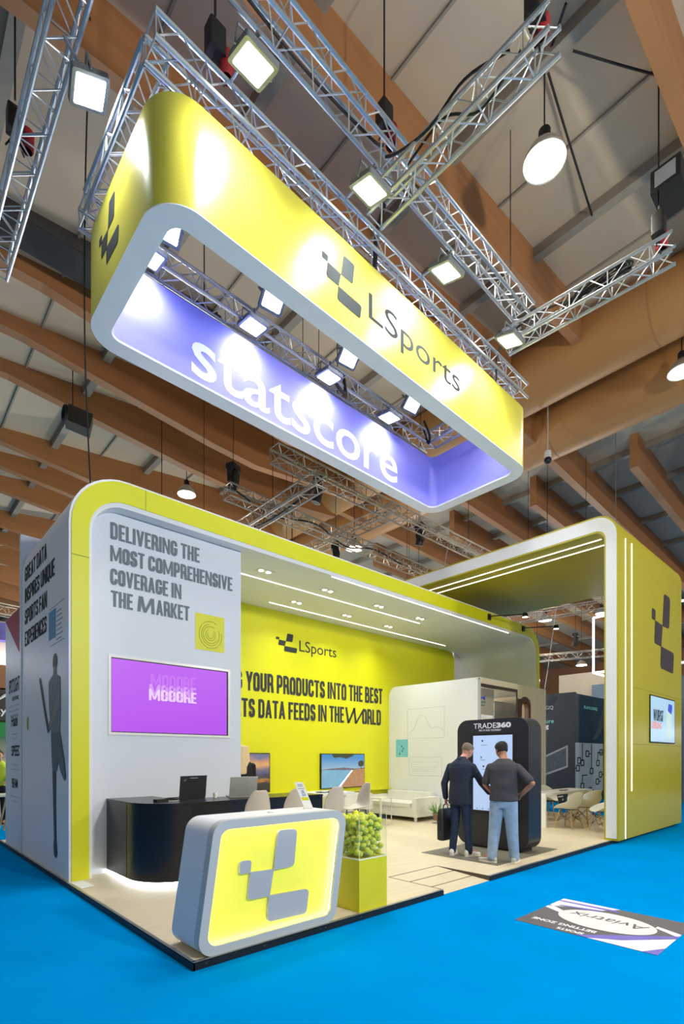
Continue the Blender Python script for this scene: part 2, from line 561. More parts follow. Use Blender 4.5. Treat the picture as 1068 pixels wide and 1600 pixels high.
def _stroke(pts, t, r=.16):
    q = _round_open(pts, r)
    L, R = [], []
    for i, p in enumerate(q):
        d = (q[min(i + 1, len(q) - 1)] - q[max(i - 1, 0)]).normalized()
        n = Vector((-d.y, d.x)) * t / 2
        L.append(p + n); R.append(p - n)
    return [[tuple(L[i]), tuple(L[i + 1]), tuple(R[i + 1]), tuple(R[i])] for i in range(len(q) - 1)]

def heavy_glyph(ch, T=.195):
    h = T / 2; w = .50; hh = .14
    R = lambda a, b, c, d: [[(a, c), (b, c), (b, d), (a, d)]]
    D = lambda xa, ya, xb, yb, t=T: [[(xa, ya), (xa + t, ya), (xb + t, yb), (xb, yb)]]
    O = [(w / 2, h), (h, h), (h, 1 - h), (w - h, 1 - h), (w - h, h), (w / 2, h)]
    if ch == 'I': return T, R(0, T, 0, 1)
    if ch == 'L': return .42, R(0, T, 0, 1) + R(0, .42, 0, hh)
    if ch in 'EF':
        f = R(0, T, 0, 1) + R(0, .42, 1 - hh, 1) + R(0, .38, .44, .44 + hh)
        return .42, f + (R(0, .42, 0, hh) if ch == 'E' else [])
    if ch == 'T': return .48, R(.155, .155 + T, 0, 1) + R(0, .48, 1 - hh, 1)
    if ch == 'H': return w, R(0, T, 0, 1) + R(w - T, w, 0, 1) + R(0, w, .43, .43 + hh)
    if ch == 'N': return .56, R(0, .16, 0, 1) + R(.40, .56, 0, 1) + D(.385, 0, .03, 1, .145)
    if ch == 'M': return .76, R(0, .165, 0, 1) + R(.595, .76, 0, 1) + D(.31, .1, .03, 1, .14) + D(.31, .1, .59, 1, .14)
    if ch == 'V': return .54, D(.18, 0, 0, 1, .18) + D(.18, 0, .36, 1, .18)
    if ch == 'W': return .84, D(.15, 0, 0, 1, .16) + D(.15, 0, .33, 1, .16) + D(.52, 0, .34, 1, .16) + D(.52, 0, .68, 1, .16)
    if ch == 'A': return .54, D(0, 0, .18, 1, .18) + D(.36, 0, .18, 1, .18) + R(.12, .42, .20, .33)
    if ch == 'X': return .54, D(0, 0, .36, 1, .18) + D(.36, 0, 0, 1, .18)
    if ch == 'Y': return .52, R(.175, .345, 0, .5) + D(.175, .42, 0, 1, T) + D(.175, .42, .35, 1, T)
    if ch == 'K': return .52, R(0, T, 0, 1) + D(.12, .42, .34, 1, .18) + D(.34, 0, .14, .55, .18)
    if ch == 'O': return w, _stroke(O, T)
    if ch == 'Q': return w, _stroke(O, T) + D(.36, -.12, .24, .22, .15)
    if ch == 'D': return w, R(0, T, 0, 1) + _stroke([(h, 1 - hh / 2), (w - h, 1 - hh / 2), (w - h, hh / 2), (h, hh / 2)], T * .92)
    if ch == 'U': return w, _stroke([(h, 1), (h, h), (w - h, h), (w - h, 1)], T)
    if ch == 'C': return w, _stroke([(w - h, .64), (w - h, 1 - h), (h, 1 - h), (h, h), (w - h, h), (w - h, .36)], T)
    if ch == 'G': return w, _stroke([(w - h, .66), (w - h, 1 - h), (h, 1 - h), (h, h), (w - h, h), (w - h, .50)], T) + R(.27, w, .40, .53)
    if ch == 'S': return .48, _stroke([(.48 - h, .68), (.48 - h, 1 - h), (h, 1 - h), (h, .54), (.48 - h, .46), (.48 - h, h), (h, h), (h, .32)], T)
    if ch == 'P': return .49, R(0, T, 0, 1) + _stroke([(h, 1 - hh / 2), (.49 - h, 1 - hh / 2), (.49 - h, .42), (h, .42)], T * .9)
    if ch == 'R': return .50, R(0, T, 0, 1) + _stroke([(h, 1 - hh / 2), (.49 - h, 1 - hh / 2), (.49 - h, .46), (h, .46)], T * .9) + D(.33, 0, .27, .48, T)
    if ch == 'B': return .50, R(0, T, 0, 1) + _stroke([(h, 1 - hh / 2), (.47 - h, 1 - hh / 2), (.47 - h, .53), (h, .53)], T * .9) + _stroke([(h, .5), (.50 - h, .5), (.50 - h, hh / 2), (h, hh / 2)], T * .9)
    return .22, []

def heavy(pl, rows, name, m, parent, d=.004, T=.195, dd=.0004):
    """rows: (text, x0, x1, z0, z1) fitted to the box"""
    mb = MB()
    for txt, x0, x1, z0, z1 in rows:
        gl = []; x = 0
        for ch in txt:
            w, polys = heavy_glyph(ch, T)
            gl.append((x, polys)); x += w + (.05 if ch != ' ' else 0)
        tot = x - .05
        for gx, polys in gl:
            for i, pts in enumerate(polys):
                mb.face([pl.p(x0 + (gx + a) / tot * (x1 - x0), z0 + b * (z1 - z0), d + dd * i) for a, b in pts])
    return mb.build(name, m, parent, fix=False)

# ================================================================ the hall
mb = MB(); mb.face([(-40, -40, 0), (70, -40, 0), (70, 70, 0), (-40, 70, 0)])
floor = mb.build('floor', M['carpet'], kind='structure')

def roof_z(x):
    return 11.3 + 0.1 * x if x < 12.5 else 12.55 - 0.05 * (x - 12.5)

mb = MB()
mb.grid([[(x, y, roof_z(x)) for x in (-12, 0, 12.5, 30, 50)] for y in (-9, 10, 30, 46)])
roof = mb.build('ceiling', M['roof'], kind='structure', thick=0.06)
mb = MB(); mb.box(-30, 50, 45.6, 46, 0, 14)
mb.build('wall_back', M['hallwall'], kind='structure')
mb = MB(); mb.box(49.6, 50, -9, 46, 0, 14)
mb.build('wall_right', M['hallwall'], kind='structure')

def roof_beam(y, x0, x1, up, dep, t=0.2, name='roof_beam'):
    n = 14
    xs = [x0 + (x1 - x0) * i / n for i in range(n + 1)]
    pts = [(x, y, up(x)) for x in xs] + [(x, y, up(x) - dep(x)) for x in reversed(xs)]
    mb = MB(); mb.prism(pts, (0, t, 0))
    return mb.build(name, M['wood'], kind='structure')

for y in (-4.4, -1.5, 1.5, 3.3):
    roof_beam(y, -10, 10.6, lambda x: roof_z(x) - 0.03, lambda x: 0.85)
for y in (7.9, 9.6, 11.2, 14.4, 15.9, 17.6, 20.7, 22.6, 25, 28, 31, 35):
    roof_beam(y, -10, 11.5, lambda x: roof_z(x) - 0.03, lambda x: min(1.5, 0.2 + max(0, x) * 0.2), t=0.25)
for y, x0 in ((-1.3, 15), (0.4, 16.8), (2.2, 16.8), (4.0, 11.0), (5.7, 16.8), (7.5, 12), (9.4, 16.8), (11.4, 12), (14, 16.8), (17, 12), (20, 16.8), (24, 12), (28, 14), (33, 14)):
    roof_beam(y, x0, 47, lambda x: roof_z(x) - 0.03, lambda x: roof_z(x) - 11.38 + 0.036 * (x - 12.3), t=0.25)
for x in (-6.2, -3.3, -0.4, 2.5, 5.4, 8.35, 15.2, 17.6, 20, 23, 26, 30, 35, 40):
    mb = MB(); z = roof_z(x); mb.box(x - .09, x + .09, -8.5, 45, z - .24, z - .04)
    mb.build('roof_beam', M['purlin'], kind='structure')
# standing seams of the roof sheeting
for x in (-4.9, -1.9, 1.1, 3.9, 6.9, 9.8):
    mb = MB(); z = roof_z(x); mb.box(x - .02, x + .02, -8.5, 45, z - .075, z - .03)
    mb.build('trim_1', M['purlin'], kind='structure')
mb = MB()
for k in range(26):
    y = 6.85 + k * 0.026
    mb.box(-6, 4, y, y + .014, roof_z(-1) - .12, roof_z(4) - .1)
mb.box(-6, 4, 6.83, 7.53, roof_z(-1) - .1, roof_z(4) - .04)
mb.build('ceiling_vent', M['roofdark'], kind='structure')
# two big ochre air ducts along the ridge
for i, (cx, lab) in enumerate(((11.35, 'thick ochre roof duct nearest the hanging yellow banner ring'), (13.95, 'thick ochre roof duct behind the one nearest the banner ring'))):
    t = thing('air_duct', lab, 'duct', (cx, 0, 11.0), 'ochre ducts under the roof ridge')
    mb = MB()
    segs = 28
    ring = lambda y, r: [(cx + r * math.cos(2 * math.pi * k / segs), y, 11.77 + r * math.sin(2 * math.pi * k / segs)) for k in range(segs)]
    mb.loft([ring(-8, .75), ring(40, .75)])
    mb.build('duct_skin', M['duct'], t, smooth=True)
    for y in (-3.4, 0.1, 3.6, 8, 13):
        mb = MB(); mb.loft([ring(y, .756), ring(y + .02, .756)])
        mb.build('seam_band', M['wood'], t, smooth=True)

# ================================================================ the stand: deck
P = 0.06
dk = thing('stand_deck', 'raised pale oak exhibition deck with black aluminium edge on blue carpet', 'platform', (0, 0, 0))
mb = MB()
mb.prism([(0, 0, 0), (3.1, 0, 0), (3.1, .84, 0), (4.12, .84, 0), (4.12, 0, 0), (12.33, 0, 0), (12.33, 7.7, 0), (0, 7.7, 0)], (0, 0, P))
mb.build('deck_boards', M['deck'], dk)
mb = MB()
for a, b in ((0, 3.1), (4.12, 12.35)):
    mb.box(a - .015, b, -.018, -.001, 0, P - .008)
mb.box(-.018, -.001, -.018, 7.7, 0, P - .008)
mb.build('edge_profile', M['black'], dk)
mb = MB()
for a, b in ((0, 3.1), (4.12, 12.35)):
    mb.box(a - .012, b, -.014, .02, P + .0005, P + .004)
mb.box(-.014, .014, 0, 7.7, P + .0005, P + .004)
mb.build('top_trim', M['silver'], dk)
for x in (.09, .62, 1.23, 1.29, 1.75, 2.25, 2.75, 5.2, 6.6, 8.1, 10):
    mb = MB(); mb.ball((x, -.0185, .034), .0045, 6)
    mb.build('screw', M['silver'], dk)
rp = thing('access_ramp', 'low oak access ramp of three panels let into the deck edge', 'ramp', (3.1, 0, 0))
for k, (ya, yb) in enumerate(((.835, .56), (.545, .27), (.255, 0))):
    za = .058 * ya / .84 + .002; zb = .058 * yb / .84 + .002
    mb = MB(); mb.prism([(3.115, ya, za), (3.115, yb, zb), (3.115, yb, 0), (3.115, ya, 0)], (.99, 0, 0))
    mb.build('ramp_panel', M['deck'], rp)
mb = MB()
for ya in (.84, .5525, .2625):
    mb.box(3.1, 4.12, ya - .009, ya + .009, 0, .058 * ya / .84 + .003)
mb.prism([(3.1, 0, 0), (3.1, .84, 0), (3.1, .84, .062), (3.1, 0, .062)], (.014, 0, 0))
mb.prism([(4.106, 0, 0), (4.106, .84, 0), (4.106, .84, .062), (4.106, 0, .062)], (.014, 0, 0))
mb.build('joint_strip', mat('brown joint strip', (86, 76, 62), 0.6), rp)

# ================================================================ the stand: long yellow and white arch
def u_line(x0, x1, z0, zt, R, n=10):
    pts = [(x0, z0)]
    for k in range(n + 1):
        a = math.pi - (math.pi / 2) * k / n
        pts.append((x0 + R + R * math.cos(a), zt - R + R * math.sin(a)))
    for k in range(n + 1):
        a = math.pi / 2 - (math.pi / 2) * k / n
        pts.append((x1 - R + R * math.cos(a), zt - R + R * math.sin(a)))
    pts.append((x1, z0))
    return pts

ar = thing('stand_arch', 'long white stand arch with rounded corners and lime yellow front band', 'arch', (0, 3.35, P))
YF, YB = 3.355, 5.95
v3 = lambda pts, y: [(x, y, z) for x, z in pts]
mb = MB()
mb.ribbon(v3(u_line(.02, 12.3, P, 5.25, .72), YF), v3(u_line(.29, 12.10, P, 4.89, .42), YF), (0, YB - YF, 0), closed=False)
mb.build('arch_shell', M['white'], ar, smooth=True)
mb = MB()
mb.ribbon(v3(u_line(.05, 12.28, P, 5.225, .70), YF - .012), v3(u_line(.255, 12.13, P, 4.955, .47), YF - .012), (0, .0115, 0), closed=False)
mb.build('front_band', M['yellow'], ar, smooth=True)
mb = MB()
for a, b in (((.05, 4.12), (.255, 4.12)),):
    mb.box(a[0], b[0], YF - .0125, YF - .0119, 4.118, 4.124)
mb.box(.97, .975, YF - .0125, YF - .0119, 4.955, 5.225)
mb.build('band_joint', M['ink'], ar)
sp = side(.02)
heavy(sp, [('GREAT DATA', -5.75, -4.41, 4.355, 4.58), ('INSPIRES UNIQUE', -5.75, -4.0, 4.02, 4.25), ('SPORTS FAN', -5.75, -4.40, 3.68, 3.91), ('EXPERIENCES', -5.75, -4.42, 3.34, 3.57)], 'lettering', M['ink'], ar, T=.15, dd=.0001)
mb = MB(); shape(mb, sp, [(-4.30, 3.19), (-3.945, 3.19), (-3.945, 3.57), (-4.30, 3.57)], .003)
mb.build('print_square', M['blueblock'], ar)
mb = MB()
for k in range(7):
    shape(mb, sp, rrect(-3.92, -3.68 + .03 * (k % 3), 3.5 - k * .06, 3.51 - k * .06, .003, 1), .003)
for z in (3.60, 3.10):
    shape(mb, sp, [(-4.25, z), (-3.55, z), (-3.55, z + .006), (-4.25, z + .006)], .003)
mb.build('print_lines', M['ink_soft'], ar)
mb = MB(); shape(mb, sp, rrect(-5.62, -5.50, 2.02, 2.22, .04), .003)
mb.build('print_dot', mat('olive print', (150, 152, 60), 0.6), ar)
# printed athlete with a bat
ap = []
FL = [.003]
def figure(pts, m, nm):
    FL[0] += .0012
    mb = MB(); shape(mb, sp, [(-a, b) for a, b in pts], FL[0], .001)
    return mb.build(nm, m, ar)
hd = [(3.975 + .115 * math.cos(a * math.pi / 8), 2.86 + .115 * math.sin(a * math.pi / 8)) for a in range(16)]
figure(hd, M['figure_dark'], 'printed_head')
figure([(4.05, 2.80), (3.92, 2.80), (3.90, 2.70), (4.06, 2.70)], M['figure_skin'], 'printed_neck')
figure(roundpoly([(4.30, 2.62), (4.02, 2.72), (3.72, 2.64), (3.70, 2.2), (3.74, 1.9), (4.16, 1.9), (4.28, 2.3)], .05), M['figure_mid'], 'printed_shirt')
figure(roundpoly([(3.72, 2.48), (3.84, 2.44), (4.32, 2.02), (4.27, 1.95), (3.74, 2.28)], 0), M['figure_skin'], 'printed_arm')
figure(roundpoly([(4.16, 1.92), (3.72, 1.92), (3.52, 1.55), (3.46, 1.34), (3.52, 1.30), (3.70, 1.42), (3.80, 1.55), (3.88, 1.42), (4.08, 1.40), (4.12, 1.55)], .02), M['figure_skirt'], 'printed_shorts')
figure(roundpoly([(4.08, 1.42), (3.93, 1.42), (3.93, .95), (3.91, .52), (4.00, .52), (4.04, .95)], .02), M['figure_dark'], 'printed_leg')
figure(roundpoly([(4.0, .53), (3.91, .53), (3.86, .34), (3.91, .27), (4.0, .30), (4.02, .42)], .03), M['figure_dark'], 'printed_shoe')
figure(roundpoly([(4.80, 2.72), (4.74, 2.74), (4.42, 2.2), (4.26, 1.96), (4.31, 1.92), (4.50, 2.2)], .015), M['figure_dark'], 'printed_bat')
# ceiling led lines and downlights of the arch
for nm, (xa, xb, y) in zip('abc', ((3.0, 8.15, 4.38), (4.45, 10.7, 5.46), (4.4, 10.65, 3.40))):
    mb = MB(); mb.box(xa, xb, y - .007, y + .007, 4.882, 4.889)
    mb.build('led_strip', M['led'], ar)
for (x, y) in ((3.35, 4.0), (4.857, 4.04), (4.878, 5.067), (6.364, 4.07), (6.362, 5.083), (7.805, 4.087), (7.805, 5.094)):
    mb = MB(); mb.box(x - .16, x + .16, y - .08, y + .08, 4.882, 4.888)
    pl = mb.build('downlight', M['white2'], ar)
    mb = MB()
    for s in (-.075, .075):
        mb.lathe([(0, -.001), (.042, -.001), (.042, .004), (0, .004)], (x + s, y, 4.878), 16)
    mb.build('downlight_lens', M['down'], pl)
    lamp('downlight_light', 'SPOT', (x, y, 4.86), 105, (x, y, 0), .08, (1, .99, .95), 130, .9)

# white storage cabin with the big violet screen
cb = thing('storage_cabin', 'white cabin wall with grey slogan, yellow square and violet screen under the arch', 'cabin', (.3, 3.55, P))
mb = MB(); mb.box(.292, 2.585, 3.55, 5.88, P, 4.885)
mb.build('cabin_wall', M['cool'], cb)
fp = front(3.55)
heavy(fp, [('DELIVERING THE', .576, 1.868, 4.525, 4.745), ('MOST COMPREHENSIVE', .576, 2.428, 4.22, 4.435), ('COVERAGE IN', .576, 1.578, 3.915, 4.13), ('THE', .584, .875, 3.62, 3.835), ('ARKET', 1.20, 1.705, 3.62, 3.835)], 'lettering', M['ink_soft'], cb)
mb = MB()
mb.face([fp.p(a, b, 0.0040) for a, b in ((0.935, 3.62), (0.980, 3.62), (1.000, 3.835), (0.955, 3.835))])
mb.face([fp.p(a, b, 0.0046) for a, b in ((1.020, 3.62), (1.060, 3.62), (1.015, 3.835), (0.960, 3.835))])
mb.face([fp.p(a, b, 0.0052) for a, b in ((1.020, 3.62), (1.060, 3.62), (1.170, 3.835), (1.120, 3.835))])
mb.face([fp.p(a, b, 0.0058) for a, b in ((1.135, 3.62), (1.180, 3.62), (1.170, 3.835), (1.125, 3.835))])
mb.build('slanted_letter', M['ink_soft'], cb, fix=False)
mb = MB(); shape(mb, fp, [(1.80, 3.225), (2.285, 3.225), (2.285, 3.77), (1.80, 3.77)], .004)
sq = mb.build('yellow_square', M['yellow'], cb)
mb = MB()
for r, a0, a1 in ((.19, 60, 380), (.15, 100, 400), (.12, 60, 330), (.08, 120, 420), (.05, 150, 400)):
    pts = [fp.p(2.05 + r * math.cos(math.radians(a)), 3.47 + r * 1.08 * math.sin(math.radians(a)), .005) for a in range(a0, a1, 12)]
    mb.tube(pts, .0035, 4)
mb.build('spiral_print', mat('olive line print', (150, 152, 16), 0.6), sq)
mb = MB(); mb.ribbon([fp.p(a, b, 0) for a, b in ((.55, 1.90), (2.385, 1.90), (2.385, 2.975), (.55, 2.975))], [fp.p(a, b, 0) for a, b in ((.585, 1.935), (2.35, 1.935), (2.35, 2.94), (.585, 2.94))], (0, -.012, 0))
scr = mb.build('screen_frame', M['white2'], cb)
mb = MB(); shape(mb, fp, [(.585, 1.935), (2.35, 1.935), (2.35, 2.94), (.585, 2.94)], .0035, .003)
mb.build('screen_bezel', M['black'], scr)
mb = MB(); shape(mb, fp, [(.592, 1.947), (2.325, 1.947), (2.325, 2.925), (.592, 2.925)], .006, .0025)
mb.build('screen_panel', M['screen_purple'], scr)
heavy(fp, [('MOOORE', 1.12, 1.80, 2.60, 2.78)], 'screen_word', M['moore0'], scr, d=.0075)
heavy(fp, [('MOOORE', 1.10, 1.81, 2.46, 2.63)], 'screen_word', M['moore1'], scr, d=.0085)
heavy(fp, [('MOOORE', 1.095, 1.815, 2.40, 2.56)], 'screen_word', M['moore2'], scr, d=.0095)

# yellow back wall
yw = thing('yellow_back_wall', 'lime yellow back wall with dark slogan under the white arch ceiling', 'wall panel', (2.6, 5.85, P))
bp = front(5.85)
mb = MB(); mb.prism([(x, 5.85, z) for x, z in roundpoly([(2.59, P), (11.72, P), (11.72, 4.886), (2.59, 4.886)], [0, 0, .28, 0])], (0, .06, 0))
mb.build('wall_skin', M['yellow'], yw)
mb = MB(); logo(mb, bp, 4.90, 5.50, 4.0, 4.42, .006); mb.build('logo', M['ink'], yw)
letters(bp, [('LSports', 5.56, 6.72, 3.98, 4.32)], 'wordmark', M['ink'], yw, bold=.004)
heavy(bp, [('BRINGING YOUR PRODUCTS INTO THE BEST', 2.75, 8.40, 3.03, 3.44), ('SPORTS DATA FEEDS IN THE', 3.30, 6.98, 2.46, 2.86), ('ORLD', 7.62, 8.34, 2.46, 2.86)], 'lettering', M['ink'], yw)
mb = MB()
for k, (x0, z0, x1, z1) in enumerate(((7.02, 2.86, 7.10, 2.46), (7.10, 2.46, 7.32, 2.86), (7.30, 2.86, 7.36, 2.46), (7.36, 2.46, 7.66, 2.86))):
    mb.face([bp.p(a, b, .004) for a, b in ((x0, z0), (x0 + .07, z0), (x1 + .07, z1), (x1, z1))])
mb.build('slanted_letter', M['ink'], yw, fix=False)
mb = MB(); mb.box(2.6, 8.6, 5.70, 5.849, .74, .775); mb.build('ledge', M['yellow'], yw)
mb = MB(); mb.box(11.72, 12.1, 5.86, 5.92, P, 4.885); mb.build('white_return', M['white'], yw)
# end post and partner wall behind the arch
ep = thing('end_wall', 'white partner wall behind the arch with crimson triangle and small logos', 'wall panel', (.02, 6, P))
mb = MB(); mb.box(.0, 1.3, 5.955, 6.05, P, 5.18); mb.build('end_post', M['cool'], ep)
mb = MB(); mb.box(.02, .12, 6.05, 7.32, P, 4.05); mb.build('partner_panel', M['cool'], ep)
mb = MB(); shape(mb, sp, [(-7.32, 4.04), (-6.06, 4.05), (-6.06, 3.25)], .003); mb.build('triangle_print', M['crimson'], ep)
letters(sp, [('SPOTLIGHT', -7.0, -6.15, 2.70, 2.94), ('REVIVAL', -6.72, -6.2, 2.56, 2.63), ('Habi', -6.8, -6.3, 2.12, 2.32), ('SPEED', -6.8, -6.10, 1.62, 1.80), ('BEAM', -6.75, -6.3, 1.08, 1.24)],
        'lettering', M['ink'], ep, bold=.012)
mb = MB()
for z, a, b in ((2.46, -7, -6.2), (2.38, -7, -6.2), (2.30, -6.9, -6.3), (1.98, -6.8, -6.3), (1.90, -6.75, -6.35), (1.46, -6.8, -6.2), (1.38, -6.85, -6.15), (.92, -6.9, -6.15), (.84, -6.8, -6.25)):
    shape(mb, sp, [(a, z), (b, z), (b, z + .025), (a, z + .025)], .003)
mb.build('print_lines', M['ink_pale'], ep)

# ================================================================ yellow tower arch on the right
tw = thing('tower_arch', 'tall lime yellow tower arch with white front face and led lines', 'arch', (8.27, 0, P))
def tower_line(ya, yb, z0, zt, R, zend, n=8):
    pts = [(ya, z0)]
    for k in range(n + 1):
        a = math.pi - (math.pi / 2) * k / n
        pts.append((ya + R + R * math.cos(a), zt - R + R * math.sin(a)))
    for k in range(n + 1):
        a = math.pi / 2 - (math.pi / 2) * k / n
        pts.append((yb - R + R * math.cos(a), zt - R + R * math.sin(a)))
    pts.append((yb, zend))
    return pts
t3 = lambda pts, x: [(x, a, b) for a, b in pts]
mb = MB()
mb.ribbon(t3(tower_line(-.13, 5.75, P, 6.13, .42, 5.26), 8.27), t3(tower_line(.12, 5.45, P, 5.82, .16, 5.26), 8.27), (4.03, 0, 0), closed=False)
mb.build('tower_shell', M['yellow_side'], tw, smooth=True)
mb = MB()
mb.ribbon(t3(tower_line(-.098, 5.72, P + .04, 6.098, .39, 5.27), 8.262), t3(tower_line(.09, 5.48, P + .04, 5.85, .19, 5.27), 8.262), (.0075, 0, 0), closed=False)
mb.build('front_face', M['white2'], tw, smooth=True)
for x, zb, yl in ((8.62, .07, .3), (8.95, .95, .3)):
    mb = MB(); mb.box(x - .006, x + .006, -.136, -.1305, zb, 5.70)
    mb.build('led_strip', M['led'], tw)
    mb = MB(); mb.box(x - .007, x + .007, .3, 5.2, 5.811, 5.819)
    mb.build('led_strip', M['led'], tw)
tp = front(-.13)
mb = MB(); logo(mb, tp, 10.13, 11.68, 3.49, 5.17, .006, .005); mb.build('logo', mat('aubergine print', (58, 46, 48), 0.6), tw)
mb = MB()
for z in (2.95, 1.85):
    mb.box(8.98, 12.28, -.1315, -.1302, z, z + .006)
mb.build('panel_joint', mat('olive joint', (110, 104, 20), 0.6), tw)
mb = MB(); shape(mb, tp, [(9.98, 1.90), (11.70, 1.90), (11.70, 2.89), (9.98, 2.89)], .02, .0195); sw = mb.build('screen', M['black'], tw)
mb = MB(); shape(mb, tp, [(10.0, 1.925), (11.66, 1.925), (11.66, 2.865), (10.0, 2.865)], .023, .0025); mb.build('screen_panel', M['icewall'], sw)
heavy(tp, [('WURST', 10.15, 10.82, 2.36, 2.60)], 'screen_word', M['icetext'], sw, d=.026)
letters(tp, [('LIEBLING', 10.03, 10.70, 2.20, 2.34)], 'screen_word', M['redtext'], sw, bold=.03, d=.026)
mb = MB(); shape(mb, tp, rrect(11.05, 11.45, 1.98, 2.74, .18), .0255, .002); mb.build('screen_glove', mat('screen glove', (176, 196, 190), .4, emit=(170, 192, 186), estr=.7), sw)
mb = MB(); shape(mb, tp, roundpoly([(11.12, 2.62), (11.40, 2.55), (11.48, 2.76), (11.2, 2.78)], .04), .028, .002); mb.build('screen_shape', M['royal'], sw)

# ================================================================ white meeting block
bl = thing('meeting_block', 'white meeting room block with round corners and a glazed side', 'booth room', (8.656, 3.06, P))
BX = 8.656
mb = MB()
prof = roundpoly([(3.06, P), (5.84, P), (5.84, 3.50), (3.06, 3.47)], [0, 0, .24, .12])
mb.prism([(BX, a, b) for a, b in prof], (.13, 0, 0))
mb.build('side_wall', M['white'], bl, smooth=True)
mb = MB(); mb.box(BX + .12, 12.08, 3.075, 5.84, 3.37, 3.49); mb.build('roof_slab', M['white2'], bl)
mb = MB()
mb.box(BX + .12, 12.08, 3.06, 3.12, 3.345, 3.47)
mb.box(BX + .12, 12.08, 3.06, 3.12, P, .75)
mb.box(11.2, 12.08, 3.06, 3.12, .75, 3.345)
mb.box(10.52, 11.2, 3.06, 3.12, 3.12, 3.345)
mb.build('front_frame', M['tan'], bl)
mb = MB(); mb.ribbon([(x, 3.055, z) for x, z in rrect(10.6, 11.2, .75, 3.19, .28)], [(x, 3.055, z) for x, z in rrect(10.72, 11.08, .85, 3.05, .2)], (0, .12, 0)); mb.build('arched_opening', M['brownwood'], bl)
mb = MB(); mb.ribbon([(8.79, 3.07, .75), (10.56, 3.07, .75), (10.56, 3.07, 3.345), (8.79, 3.07, 3.345)], [(8.81, 3.07, .78), (10.50, 3.07, .78), (10.50, 3.07, 3.27), (8.81, 3.07, 3.27)], (0, .03, 0)); fr = mb.build('window_frame', mat('bronze frame', (66, 58, 52), .5), bl)
mb = MB(); mb.box(8.81, 10.5, 3.08, 3.086, .78, 3.27); mb.build('window_pane', M['glass'], fr)
mb = MB(); mb.box(8.80, 12.05, 5.70, 5.8, P, 3.36); mb.build('back_wall', M['beige'], bl)
mb = MB(); mb.box(11.95, 12.08, 3.12, 5.8, P, 3.36); mb.build('end_wall_panel', M['tan'], bl)
# drawings printed on the block
bs = side(BX)
mb = MB()
def outline(mb, pl, x0, x1, z0, z1, w=.008):
    mb.ribbon([pl.p(a, b, .0005) for a, b in ((x0, z0), (x1, z0), (x1, z1), (x0, z1))], [pl.p(a, b, .0005) for a, b in ((x0 + w, z0 + w), (x1 - w, z0 + w), (x1 - w, z1 - w), (x0 + w, z1 - w))], pl.n * .002)
outline(mb, bs, -5.19, -4.0, 2.08, 2.86)
mb.tube([bs.p(a, b, .002) for a, b in ((-5.1, 2.25), (-4.95, 2.35), (-4.85, 2.58), (-4.75, 2.68), (-4.62, 2.66), (-4.5, 2.45), (-4.4, 2.32), (-4.25, 2.38), (-4.05, 2.28))], .005, 4)
outline(mb, bs, -5.13, -4.08, 1.12, 1.6)
outline(mb, bs, -5.05, -4.2, 1.34, 1.47, .005)
for z in (1.24, 1.29):
    shape(mb, bs, [(-5.05, z), (-4.3, z), (-4.3, z + .006), (-5.05, z + .006)], .002, .0015)
mb.build('line_drawing', M['ink_pale'], bl)
mb = MB(); shape(mb, bs, [(-5.59, 1.60), (-5.17, 1.60), (-5.17, 2.07), (-5.59, 2.07)], .003); cq = mb.build('cyan_square', M['cyanblock'], bl)
mb = MB()
for (a, b) in ((-5.40, 1.86), (-5.34, 1.80), (-5.38, 1.74), (-5.47, 1.66)):
    shape(mb, bs, rrect(a, a + .03, b, b + .05, .01, 2), .0045, .001)
mb.build('print_figure', M['ink'], cq)
ps = thing('wall_poster', 'white poster with blue bow mark seen through the block window', 'poster', (9.9, 3.6, 2.69))
mb = MB(); mb.box(9.59, 10.27, 3.60, 3.615, 2.69, 3.365); mb.build('sheet', M['paper'], ps)
mb = MB(); q = front(3.599); shape(mb, q, [(9.61, 3.17), (9.72, 3.13), (9.84, 3.18), (9.84, 3.05), (9.72, 3.10), (9.61, 3.05)], 0, .002); mb.build('bow_mark', M['royal'], ps)
mb = MB()
for z, w in ((2.98, .26), (2.90, .22)):
    for k in range(5):
        shape(mb, q, [(9.61 + w * k / 5, z), (9.61 + w * (k + .7) / 5, z), (9.61 + w * (k + .7) / 5, z + .05), (9.61 + w * k / 5, z + .05)], 0, .002)
mb.build('print_marks', M['bluefascia'], ps)
lk = thing('grey_cupboard', 'tall grey cupboard behind the glass of the white block', 'cupboard', (11.3, 4.1, P))
mb = MB(); mb.box(10.75, 11.9, 3.9, 4.4, P, 3.14); mb.build('carcass', M['locker'], lk)
mb = MB(); mb.box(10.77, 11.31, 3.885, 3.899, .12, 3.1); d1 = mb.build('door', M['locker'], lk)
mb = MB(); mb.box(11.33, 11.88, 3.885, 3.899, .12, 3.1); mb.build('door', M['locker'], lk)
lamp('block_light', 'POINT', (9.3, 4.3, 3.0), 90, None, .1, (1, .95, .88))

# ================================================================ things on the deck
def onto(o, z): return (o[0], o[1], z)

